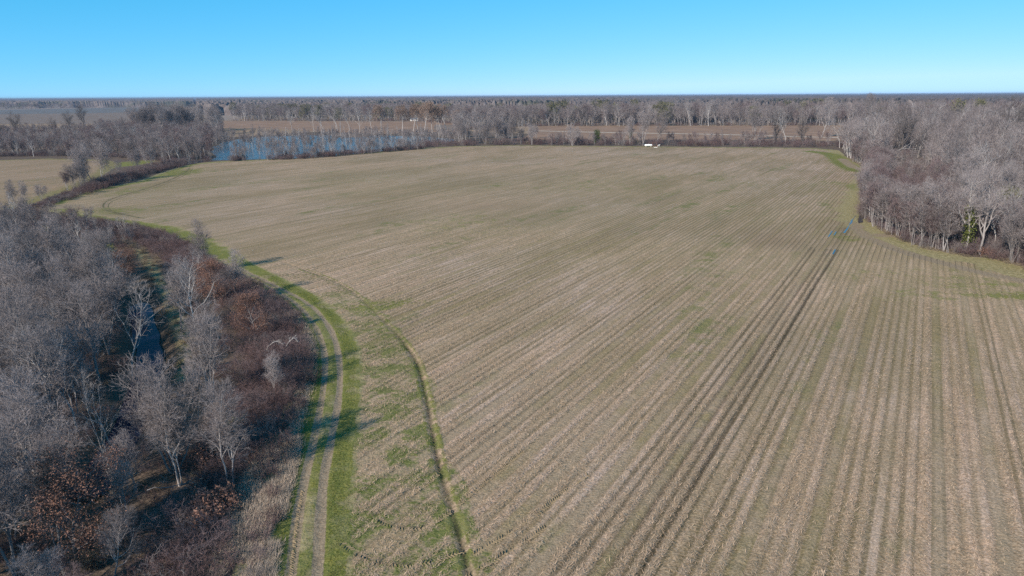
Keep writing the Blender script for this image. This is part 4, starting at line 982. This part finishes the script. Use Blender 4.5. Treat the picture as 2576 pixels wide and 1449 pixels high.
canopy("distant_forest", 520, 2950, 1250, 14500, 17.5, "grey brown winter forest stretching to the horizon", 1, 5.0, 560, 90)
canopy("distant_forest", 1500, 3100, 800, 1250, 17.0, "grey winter forest behind the right wood", 7, 6.0, 300, 26)
canopy("distant_forest", -500, 519, 2350, 14500, 17.0, "dark blue belt of forest across the far left horizon", 2, 4.0, 300, 70)

# ------------------------------------------------------------------ massed woods: one object, instances of light trees
def light_tree(seed, kind):
    kw = {0: dict(mats=('bark', 'twig_far'), nst=1, n1=15, n2=7, n3=5, a1=44, l1=0.42, t1=0.25, up=0.2), 1: dict(mats=('bark', 'twig_far'), nst=2, spread=0.12, n1=12, n2=6, n3=5, a1=34, l1=0.27, t1=0.32, r=0.11), 2: dict(mats=('bark', 'twig_far'), nst=5, spread=0.36, n1=6, n2=5, n3=4, a1=30, l1=0.3, r=0.09),
          3: dict(nst=1, n1=11, n2=5, n3=4, a1=48, l1=0.40, t1=0.32, r=0.17, mats=('bark_pale', 'twig_pale')), 4: dict(nst=4, spread=0.28, n1=8, n2=6, n3=5, a1=34, l1=0.3, t1=0.28, r=0.07, mats=('bark', 'twig_mauve')),
          5: dict(nst=1, n1=14, n2=5, n3=3, a1=58, l1=0.34, t1=0.2, mats=('bark_dark', 'twig'), leaves=dict(n=900, size=0.33, clumps=150, spread=0.5, mat='olive'))}[kind]
    return make_tree(seed, h=12, n4=0, twig=0.022, **kw)
def joined(name, d):
    """one mesh from the parts of a plant"""
    Vs, Fs, mi, mats, n = [], {}, [], [], 0
    out = {}
    for part in ('trunk', 'crown', 'leaves', 'stems', 'twigs'):
        me = d.get(part)
        if me is None: continue
        V = np.empty(len(me.vertices) * 3, np.float32); me.vertices.foreach_get("co", V)
        tot = np.empty(len(me.polygons), np.int32); me.polygons.foreach_get("loop_total", tot)
        li = np.empty(len(me.loops), np.int32); me.loops.foreach_get("vertex_index", li); st = np.r_[0, np.cumsum(tot)[:-1]]
        for kk in np.unique(tot):
            s = st[tot == kk]; f = li[s[:, None] + np.arange(kk)[None]] + n
            out.setdefault(int(kk), []).append((f, len(mats)))
        Vs.append(V.reshape(-1, 3)); n += len(V) // 3; mats.append(me.materials[0])
    faces, idx = [], []
    for kk, lst in out.items():
        faces.append(np.vstack([f for f, _ in lst])); idx += [np.full(len(f), i) for f, i in lst]
    me = mesh_from(name, np.vstack(Vs), faces)
    for q in mats: me.materials.append(q)
    me.polygons.foreach_set("material_index", np.concatenate(idx).astype(np.int32)); me.update()
    return bpy.data.objects.new(name, me)
def massed(name, data, protos, hs, label):
    lib = bpy.data.collections.new(name + "_kinds")
    for i, p in enumerate(protos):
        p.name = "%02d_%s" % (i, name); lib.objects.link(p)
    D = np.array(data, float); rg = np.random.default_rng(77)
    me = bpy.data.meshes.new(name); me.vertices.add(len(D)); me.vertices.foreach_set("co", D[:, :3].astype(np.float32).ravel())
    kinds = D[:, 4].astype(int)
    ia = me.attributes.new("pick", 'INT', 'POINT'); per = len(protos) // (kinds.max() + 1) if False else 1
    ia.data.foreach_set("value", kinds.astype(np.int32))
    sc = D[:, 3] / np.array(hs)[kinds]; sv = np.column_stack([sc * rg.uniform(0.85, 1.2, len(D)), sc * rg.uniform(0.85, 1.2, len(D)), sc])
    va = me.attributes.new("size", 'FLOAT_VECTOR', 'POINT'); va.data.foreach_set("vector", sv.astype(np.float32).ravel())
    ra = me.attributes.new("turn", 'FLOAT_VECTOR', 'POINT'); ra.data.foreach_set("vector", np.column_stack([rg.normal(0, 0.05, len(D)), rg.normal(0, 0.05, len(D)), rg.random(len(D)) * 6.28]).astype(np.float32).ravel())
    o = link(name, me)
    ng = bpy.data.node_groups.new(name, 'GeometryNodeTree')
    ng.interface.new_socket("Geometry", in_out='INPUT', socket_type='NodeSocketGeometry'); ng.interface.new_socket("Geometry", in_out='OUTPUT', socket_type='NodeSocketGeometry')
    gi, go = ng.nodes.new("NodeGroupInput"), ng.nodes.new("NodeGroupOutput")
    ci = ng.nodes.new("GeometryNodeCollectionInfo"); ci.inputs["Collection"].default_value = lib; ci.inputs["Separate Children"].default_value = True; ci.inputs["Reset Children"].default_value = True
    ip = ng.nodes.new("GeometryNodeInstanceOnPoints"); ip.inputs["Pick Instance"].default_value = True
    def na(nm, ty):
        x = ng.nodes.new("GeometryNodeInputNamedAttribute"); x.data_type = ty; x.inputs["Name"].default_value = nm; return x.outputs["Attribute"]
    L = ng.links.new
    L(gi.outputs[0], ip.inputs["Points"]); L(ci.outputs[0], ip.inputs["Instance"]); L(na("pick", 'INT'), ip.inputs["Instance Index"])
    e2r = ng.nodes.new("FunctionNodeEulerToRotation"); L(na("turn", 'FLOAT_VECTOR'), e2r.inputs[0]); L(e2r.outputs[0], ip.inputs["Rotation"]); L(na("size", 'FLOAT_VECTOR'), ip.inputs["Scale"])
    L(ip.outputs[0], go.inputs[0])
    md = o.modifiers.new("plants", 'NODES'); md.node_group = ng
    return tag(o, label, None, None, 'stuff')
# two versions of each kind
prot, hs = [], []
for kd in range(6):
    for v_ in range(2): prot.append(joined("light_tree", light_tree(300 + kd * 7 + v_, kd))); hs.append(12.0)
ST = [(a, b_, c_, h, kd * 2 + int(rng.integers(2))) for a, b_, c_, h, kd in STUFF_T]
massed("woods", ST, prot, hs, "mass of bare winter trees filling the woods round the field")
prot = [joined("light_shrub", SHRUBS[k_][0]) for k_ in ('red', 'mauve', 'tan', 'grey')]
massed("undergrowth", STUFF_S, prot, [2.2, 3.4, 1.2, 3.0], "tangled brown undergrowth below and beside the bare trees")
# ------------------------------------------------------------------ things by the far field edge, the house, fallen limbs
def at(px, py, z=0.0): g = G(px, py); return np.array([g[0], g[1], z])
o = bpy.data.objects.new("fuel_tank", None); COL.objects.link(o); o.location = at(1631, 369.4); o.rotation_euler = (0, 0, math.radians(3))
tag(o, "long white fuel tank lying on supports at the far field edge", "tank")
mb = MB(); L_ = 4.7; r_ = 0.52
xs = np.r_[-L_ / 2, -L_ / 2 + 0.05, -L_ / 2 + 0.16, -L_ / 2 + 0.34, -1.0, 1.0, L_ / 2 - 0.34, L_ / 2 - 0.16, L_ / 2 - 0.05, L_ / 2]
mb.tube([(x, 0, 0.98) for x in xs], np.array([0.06, 0.24, 0.41, r_, r_, r_, r_, 0.41, 0.24, 0.06]), 20); mb.build("shell", M['white'], o, True)
mb = MB(); mb.tube([(0.15, 0, 1.46), (0.15, 0, 1.60), (0.15, 0, 1.68)], np.array([0.20, 0.20, 0.08]), 12); mb.build("valve_dome", M['white'], o)
for x in (-1.5, 1.5):
    mb = MB(); mb.box((x, 0, 0.27), (0.22, 0.86, 0.54)); mb.box((x, 0.36, 0.60), (0.22, 0.16, 0.30)); mb.box((x, -0.36, 0.60), (0.22, 0.16, 0.30)); mb.build("support", M['gravel'], o)
o = bpy.data.objects.new("pump_engine", None); COL.objects.link(o); o.location = at(1646.5, 368.0)
tag(o, "rusty irrigation pump engine on skids beside the white tank", "pump")
mb = MB(); mb.box((0, 0.4, 0.14), (3.0, 0.14, 0.18)); mb.box((0, -0.4, 0.14), (3.0, 0.14, 0.18)); mb.box((-1.2, 0, 0.26), (0.14, 0.9, 0.08)); mb.box((1.2, 0, 0.26), (0.14, 0.9, 0.08)); mb.build("skid", M['rust'], o)
mb = MB(); mb.box((-0.2, 0, 0.72), (1.3, 0.62, 0.8)); mb.box((-0.2, 0, 1.22), (1.0, 0.42, 0.2)); mb.tube([(0.45, 0, 0.8), (1.1, 0, 0.8)], 0.22, 10); mb.build("engine_block", M['engine'], o)
mb = MB(); mb.box((-1.0, 0, 0.95), (0.16, 0.9, 1.2)); mb.box((-1.1, 0, 0.95), (0.05, 0.98, 1.3)); mb.build("radiator", M['rust'], o)
mb = MB(); mb.tube([(-0.1, 0.1, 1.3), (-0.1, 0.1, 2.0), (-0.02, 0.1, 2.2), (0.15, 0.1, 2.3)], 0.07, 8); mb.build("exhaust_pipe", M['rust'], o)
mb = MB(); [mb.box((x, y, 1.25), (0.09, 0.09, 2.2)) for x in (-1.3, 1.25) for y in (-0.55, 0.55)]; mb.box((0, 0, 2.39), (2.9, 1.4, 0.07)); mb.build("shelter_frame", M['rust'], o)
o = bpy.data.objects.new("gear_head", None); COL.objects.link(o); o.location = at(1651.5, 369.4)
tag(o, "dark rusty drive shaft and gear head right of the pump engine", "machine")
mb = MB(); mb.tube([(-1.1, 0, 0.62), (0.5, 0, 0.62)], 0.09, 8); mb.build("drive_shaft", M['engine'], o)
mb = MB(); mb.tube([(0.6, 0, 0.0), (0.6, 0, 0.35), (0.6, 0, 0.36), (0.6, 0, 0.95), (0.6, 0, 1.05)], np.array([0.34, 0.34, 0.24, 0.24, 0.10]), 12); mb.build("gear_case", M['rust'], o)
for px, lab in ((1655.0, "upright white well pipe just right of the gear head"), (1658.2, "outermost white well pipe at the right end of the pump station")):
    o = bpy.data.objects.new("well_pipe", None); COL.objects.link(o); o.location = at(px, 369.9 if px < 1656 else 368.9); tag(o, lab, "pipe", "white well pipes")
    mb = MB(); mb.tube([(0, 0, 0), (0, 0, 0.85), (0.05, 0, 1.05), (0.22, 0, 1.18), (0.5, 0, 1.2)], 0.12, 10); mb.build("riser", M['white'], o, True)
    mb = MB(); mb.tube([(0.5, 0, 1.2), (0.56, 0, 1.2)], 0.18, 12); mb.build("flange", M['white'], o)
o = bpy.data.objects.new("discharge_pipe", None); COL.objects.link(o); o.location = at(1648.5, 371.6); tag(o, "low white discharge pipe lying in front of the pump engine", "pipe")
mb = MB(); mb.tube([(-0.9, 0, 0.25), (0.7, 0, 0.25), (0.95, -0.1, 0.2), (1.05, -0.35, 0.12)], 0.12, 10); mb.build("pipe_run", M['white'], o, True)
mb = MB(); mb.tube([(-0.96, 0, 0.25), (-0.9, 0, 0.25)], 0.18, 12); mb.build("flange", M['white'], o)
# farmhouse behind the cypresses
h = bpy.data.objects.new("farmhouse", None); COL.objects.link(h); h.scale = (0.75, 0.75, 0.75); h.location = at(1042, 304.2); h.rotation_euler = (0, 0, math.radians(14)); tag(h, "small white farmhouse with grey roof behind the tall cypresses", "house")
mb = MB(); mb.box((0, 0, 1.6), (13, 8, 3.2))
mb.add([(-6.5, -4, 3.2), (-6.5, 4, 3.2), (-6.5, 0, 5.6), (-6.497, 0, 3.2)], [(0, 2, 3), (3, 2, 1)]); mb.add([(6.5, -4, 3.2), (6.5, 4, 3.2), (6.5, 0, 5.6), (6.497, 0, 3.2)], [(0, 3, 2), (3, 1, 2)])
mb.build("wall", M['white'], h)
mb = MB()
for sgn in (-1, 1):
    mb.add([(-7, sgn * 4.6, 2.95), (7, sgn * 4.6, 2.95), (7, 0, 5.75), (-7, 0, 5.75), (-7, sgn * 4.6, 2.80), (7, sgn * 4.6, 2.80), (7, 0, 5.60), (-7, 0, 5.60)], [(0, 1, 2, 3), (4, 7, 6, 5), (0, 4, 5, 1), (1, 5, 6, 2), (3, 7, 4, 0)])
rf = mb.build("roof", M['roof'], h)
mb = MB(); mb.box((3.0, 1.2, 5.6), (0.7, 0.7, 1.8)); mb.build("chimney", M['rust'], rf)
mb = MB(); mb.box((-1.0, -4.03, 1.1), (1.0, 0.06, 2.1)); mb.build("door", M['rust'], h)
for x in (-4.6, 2.0, 4.6):
    mb = MB(); mb.box((x, -4.03, 1.7), (1.2, 0.06, 1.4)); w_ = mb.build("window", M['white'], h); mb = MB(); mb.box((x, -4.07, 1.7), (0.95, 0.03, 1.15)); mb.build("pane", M['glass'], w_)
# fallen pale limbs
def fallen(px, py, z, L, az, lab, r=0.13, seed=1, mat='bark_pale', lift=0.5):
    rg = np.random.default_rng(seed); o = bpy.data.objects.new("fallen_limb", None); COL.objects.link(o); g = G(px, py); o.location = (g[0], g[1], z); o.rotation_euler = (0, 0, az); tag(o, lab, "fallen limb")
    n = 8; t = np.linspace(0, 1, n); P = np.column_stack([t * L, rg.normal(0, L * 0.03, n).cumsum(), 0.3 + lift * np.sin(t * 2.4) + rg.normal(0, 0.04, n)])[None]; Rr = (r * np.linspace(1, 0.4, n))[None]
    g1 = Geo(); g1.add(tubes(P, Rr, 6, rg)); link("limb", g1.mesh("limb", M[mat]), None, o)
    P1, R1 = grow(P, Rr, 7, 0.3, 1.0, 38, L * 0.4, 5, rg, up=0.12, rr=0.6, wander=0.4); P2, R2 = grow(P1, R1, 5, 0.3, 1.0, 40, L * 0.16, 3, rg, up=0.05, rr=0.6)
    g2 = Geo(); g2.add(tubes(P1, R1, 4, rg)); g2.add(tubes(P2, np.maximum(R2, 0.012), 3, rg)); link("branches", g2.mesh("branches", M[mat]), None, o)
fallen(672, 905, 0.9, 1.9, 0.3, "whitish dead branch sticking out of the bramble bank, left of the pair", 0.04, 3, lift=1.0)
fallen(722, 896, 0.9, 1.4, 0.2, "whitish dead branch nearest the track on the bramble bank", 0.05, 5, lift=1.0)
fallen(372, 1262, 0.6, 3.6, 0.1, "pale curved fallen branch in the dark hollow right of the oak", 0.035, 6, mat='bark', lift=0.3)
fallen(2205, 420, 0.6, 14, 0.35, "long pale limb fallen at the foot of the huge old tree", 0.26, 8, mat='bark', lift=2.5)
fallen(2222, 409, 2.0, 16, 0.1, "upper pale broken limb leaning from the huge old tree", 0.30, 9, mat='bark', lift=4.0)
fallen(2200, 430, 0.3, 11, 0.2, "lowest pale fallen limb nearest the field corner", 0.2, 10, mat='bark', lift=1.0)
fallen(2462, 622, 0.2, 4.0, 0.3, "short pale log on the ground left of the leaning white trunk", 0.18, 12, lift=0.1)
# ------------------------------------------------------------------ straw, grass, weeds, wheel prints
def blades(name, P, z0, length, width, tilt, az, mat, label, seed):
    """one thin triangle per straw or blade; tilt is the lift of the tip in radians"""
    rg = np.random.default_rng(seed); n = len(P); d = np.stack([np.cos(az) * np.cos(tilt), np.sin(az) * np.cos(tilt), np.sin(tilt)], 1)
    sd_ = np.stack([-np.sin(az), np.cos(az), np.zeros(n)], 1) * (width / 2)[:, None]; b_ = np.column_stack([P, z0])
    V = np.stack([b_ - sd_, b_ + sd_, b_ + d * length[:, None]], 1).reshape(-1, 3)
    me = mesh_from(name, V, [np.arange(n * 3).reshape(n, 3)]); return tag(link(name, me, M[mat]), label, None, None, 'stuff')
rg = np.random.default_rng(91)
C = np.column_stack([rg.uniform(-32, 78, 900000), rg.uniform(36, 118, 900000)])
C = C[(np.abs(C[:, 0]) < C[:, 1] * 0.79 + 1) & (rg.random(len(C)) < np.clip((48.0 / C[:, 1]) ** 1.5, 0, 1))]; C = C[inside(C, FIELD)]
dr_ = np.minimum(dist_line(C, rut_l), dist_line(C, rut_r)); dw_ = dist_line(C, wood_edge); df_ = dist_line(C, furrow)
u_, v_ = C @ UD, C @ VD; ph = np.abs(((v_ / ROW_W) % 1.0) - 0.5); rid = np.floor(v_ / ROW_W).astype(int)
strip4 = (rid % 4 == 0)
keep = (dw_ > 5.4) & (dr_ > 1.9) & (df_ > 0.3) & ~((df_ < 1.0) & (rg.random(len(C)) < 0.7)) & (rg.random(len(C)) < np.where(ph < 0.34, 1.0, 0.25) * np.where(strip4, 0.12, 1.0)) & (vnoise(C[:, 0] * 0.5, C[:, 1] * 0.5) * 0.6 + vnoise(u_ * 0.05, v_ * 0.3) * 0.7 > rg.uniform(0.1, 0.9, len(C)))
Q = C[keep][:230000]; n = len(Q)
blades("stubble", Q, gz(Q) + rg.uniform(0.0, 0.07, n), rg.uniform(0.14, 0.42, n), rg.uniform(0.022, 0.045, n), rg.uniform(-0.1, 0.7, n), rg.normal(-ROW_AZ, 0.9, n) + np.where(rg.random(n) < .5, math.pi, 0), 'straw', "loose straw and stubble lying along the harvested rows", 1)
C = np.column_stack([rg.uniform(-48, 4, 420000), rg.uniform(36, 120, 420000)]); C = C[inside(C, FIELD)]
dl_, dr2 = dist_line(C, rut_l), dist_line(C, rut_r); dm = np.minimum(dl_, dr2); dw_ = dist_line(C, wood_edge); df_ = dist_line(C, furrow)
verge = (dm > 0.46) & ((dw_ < 4.6) | (dr2 < 1.15))
patchy = (dr2 < 13) & (dr2 > 1.2) & (C[:, 0] < np.interp(C[:, 1], furrow[:, 1], furrow[:, 0]) + 0.8) & (vnoise(C[:, 0] * 0.30, C[:, 1] * 0.30) * 0.75 + vnoise(C[:, 0] * 1.6, C[:, 1] * 1.6) * 0.35 > 0.62)
mid = (dl_ < 1.6) & (dr2 < 1.6)
keep = (verge & (rg.random(len(C)) < np.where(mid, 0.22, 0.75))) | (patchy & (rg.random(len(C)) < 0.55))
Q = C[keep]; Q = Q[rg.permutation(len(Q))][:130000]; n = len(Q)
blades("grass", Q, gz(Q) - 0.01, rg.uniform(0.07, 0.20, n), rg.uniform(0.02, 0.05, n), rg.uniform(0.5, 1.4, n), rg.random(n) * 6.28, 'grass', "short green grass growing on the track verges", 2)
# pale dry grass between the brambles and the green verge
k0 = resample(wood_edge, 0.4); tt = np.gradient(k0, axis=0); tt /= np.linalg.norm(tt, axis=1)[:, None]; ln = np.column_stack([-tt[:, 1], tt[:, 0]]); ln *= np.sign(-(ln[:, 0]))[:, None]
ii = rng.integers(0, len(k0), 260000); ii = ii[(k0[ii, 1] < 58) | (rg.random(len(ii)) < 0.12)]; off = rng.uniform(-0.5, 3.4, len(ii)) * np.where(k0[ii, 1] < 57, 1, 0.4)
Q = k0[ii] + ln[ii] * off[:, None] + rg.normal(0, 0.2, (len(ii), 2)); Q = Q[vnoise(Q[:, 0] * 0.6, Q[:, 1] * 0.6) > 0.2][:90000]; n = len(Q)
blades("dry_grass", Q, gz(Q), rg.uniform(0.25, 0.75, n), rg.uniform(0.02, 0.045, n), rg.uniform(0.3, 1.3, n), rg.normal(0.6, 1.3, n), 'drygrass', "pale dead grass between the brambles and the green verge", 3)
# lugged tractor tyre prints
def prints(name, path, width, pitch, lab, seed):
    L = resample(smooth_line(np.array(path), 2), pitch); T = np.gradient(L, axis=0); T /= np.linalg.norm(T, axis=1)[:, None]; Nn = np.column_stack([-T[:, 1], T[:, 0]]); rg = np.random.default_rng(seed)
    Vs, Fs = [], []
    for i in range(len(L)):
        if rg.random() < 0.08: continue
        for sgn in (-1, 1):
            a = L[i] + T[i] * (0.0 if sgn < 0 else pitch / 2); b = a + Nn[i] * sgn * width / 2 + T[i] * 0.16; hw = T[i] * 0.045; top = rg.uniform(0.03, 0.085)
            za = float(gz(a[None])[0]); zb = float(gz(b[None])[0]); m = len(Vs) * 6
            Vs.append([(*(a - hw), za - 0.02), (*(a + hw), za - 0.02), (*a, za + top), (*(b - hw), zb - 0.02), (*(b + hw), zb - 0.02), (*b, zb + top)])
            Fs += [(m, m + 2, m + 5, m + 3), (m + 2, m + 1, m + 4, m + 5)]
    me = mesh_from(name, np.array(Vs).reshape(-1, 3), [np.array(Fs)]); tag(link(name, me, M['mud']), lab, None, None, 'stuff')
q7 = lambda pts: GL([((800 + x / 2.683) / 1.1925, (1188 + y / 2.683) / 1.1925) for x, y in pts])
for i, (pt, lab) in enumerate((([(600, 1190), (700, 1260), (830, 1315), (1000, 1355), (1180, 1365), (1350, 1335), (1500, 1275), (1600, 1245)], "curved line of lug prints at the bottom of the field corner"),
    ([(900, 1000), (1000, 1045), (1150, 1075), (1280, 1060), (1400, 990), (1490, 930)], "curved lug prints ending at the dark furrow"), ([(1080, 840), (1180, 770), (1280, 720), (1370, 640)], "short lug prints left of the dark furrow"),
    ([(1520, 890), (1640, 790), (1760, 690), (1900, 580), (2050, 450)], "straight lug prints just right of the dark furrow"), ([(1640, 1290), (1800, 1190), (1960, 1100), (2120, 990), (2300, 850), (2576, 640)], "long straight lug prints crossing the near rows"),
    ([(1600, 1449), (1760, 1370), (1900, 1280), (2050, 1190), (2250, 1050)], "long straight lug prints nearest the lower frame edge"), ([(210, 1449), (240, 1150), (262, 960), (300, 760)], "lug prints pressed into the left rut of the track"))):
    prints("tyre_prints", q7(pt), 0.5, 0.24, lab, 40 + i)
# ------------------------------------------------------------------ one label for each plant: its look, its size, and the landmark it stands by
ORD = ['', 'second', 'third', 'fourth', 'fifth', 'sixth', 'seventh', 'eighth', 'ninth', 'tenth', 'eleventh', 'twelfth', 'thirteenth', 'fourteenth', 'fifteenth', 'sixteenth', 'seventeenth', 'eighteenth', 'nineteenth', 'twentieth']
ORD += ['twenty ' + q for q in ['first'] + ORD[1:9]] + ['thirtieth'] + ['thirty ' + q for q in ['first'] + ORD[1:9]] + ['fortieth'] + ['forty ' + q for q in ['first'] + ORD[1:9]] + ['fiftieth'] + ['fifty ' + q for q in ['first'] + ORD[1:9]]
LM = [("the corner oak", G(195, 1400)), ("the white dead sapling", G(285, 1190)), ("the roundest grey tree", G(535, 1010)), ("the ditch bank tree", G(440, 1190)), ("the big left tree", G(90, 1260)),
      ("the ditch fork tree", G(330, 930)), ("the white limbed tree", G(285, 1105)), ("the wood edge oak", G(690, 880)), ("the inner copper oak", G(545, 770)), ("the yellow green bush", G(268, 640)), ("the small blue pool", G(85, 620)),
      ("the track bend", G(690, 740)), ("the brown ditch bank", G(420, 830)), ("the wood's far end", G(180, 560)), ("the dark furrow end", G(640, 1300))]
LM2 = [("the ivy covered tree", G(2432, 634)), ("the leaning white trunk", G(2502, 628)), ("the twisting pale trunk", G(2345, 622)), ("the right wood corner", G(2200, 560)), ("the round blue puddle", G(2168, 550)), ("the red thicket", G(2230, 520)), ("the pale vase tree", G(2420, 420)), ("the huge old trunk", G(2268, 402))]
def relabel(group, lms, byname):
    mem = [o for o in scene.objects if o.get('group') == group and o.parent is None]; lab = {}
    hs_ = np.array([o.scale.z for o in mem]); lo, hi = np.percentile(hs_, (33, 66))
    for o in mem:
        p = np.array(o.location[:2]); d = [np.hypot(*(p - np.array(q))) for _, q in lms]; j = int(np.argmin(d)); q = np.array(lms[j][1]); dx, dy = p - q
        rel = ('right of' if dx > 0 else 'left of') if abs(dx) > abs(dy) else ('behind' if dy > 0 else 'before')
        lab.setdefault("%s %s %s" % (o['label'].split(' in the ')[0].split(' at the ')[0].split(' on the ')[0].split(' between ')[0].split(' along ')[0].split(' inside ')[0], rel, lms[j][0]), []).append((d[j], o))
    for l, it in lab.items():
        it.sort(key=lambda t: t[0])
        for i, (_, o) in enumerate(it):
            o['label'] = l if len(it) == 1 else l + (', nearest to it' if i == 0 else ', %s nearest' % ORD[min(i, len(ORD) - 1)])
def lr_label(group, fmt):
    mem = [o for o in scene.objects if o.get('group') == group and o.parent is None]
    mem.sort(key=lambda o: o.location.x / max(o.location.y, 1))
    cls = {}
    for o in mem: cls.setdefault(fmt(o), []).append(o)
    for l, it in cls.items():
        for i, o in enumerate(it): o['label'] = l if len(it) == 1 else ('leftmost ' + l if i == 0 else 'rightmost ' + l if i == len(it) - 1 else '%s %s from the left' % (ORD[min(i, len(ORD) - 1)], l))
relabel("bare trees in the wood left of the track", LM, 0); relabel("brush along the wood edge beside the track", LM, 0)
relabel("bare trees in the wood right of the field", LM2, 0); relabel("brush along the right wood edge", LM2, 0)
for g_ in ("bare trees in the grove at the far field edge", "shrubs in the far hedgerow", "dead trunks standing in the flooded pond", "tall cypresses behind the pond", "tall pale trees behind the pond", "bare trees of the tall grove left of the pond", "trees in the brushy strip between the two fields"):
    lr_label(g_, lambda o: o['label'])
# ------------------------------------------------------------------ air
mb = MB(); mb.box((0, 0, 15.5), (36500, 36500, 38)); hz = mb.build("haze", None); hz.data.materials.clear()
hm = bpy.data.materials.new("air"); hm.use_nodes = True; hn = hm.node_tree; hn.nodes.clear()
ho = hn.nodes.new("ShaderNodeOutputMaterial"); hv = hn.nodes.new("ShaderNodeVolumePrincipled")
hv.inputs["Color"].default_value = (0.29, 0.36, 0.49, 1); hv.inputs["Density"].default_value = 0.00012; hv.inputs["Anisotropy"].default_value = 0.0
hn.links.new(hv.outputs[0], ho.inputs["Volume"]); hz.data.materials.append(hm); tag(hz, None, None, None, 'stuff')
for o in scene.objects:
    if len(str(o.get("label", "")).replace(",", "").split()) > 16: print("LONG", o["label"])
print("trees", N_TREES[0], "shrubs", N_SHRUBS[0], "massed", len(STUFF_T), len(STUFF_S))
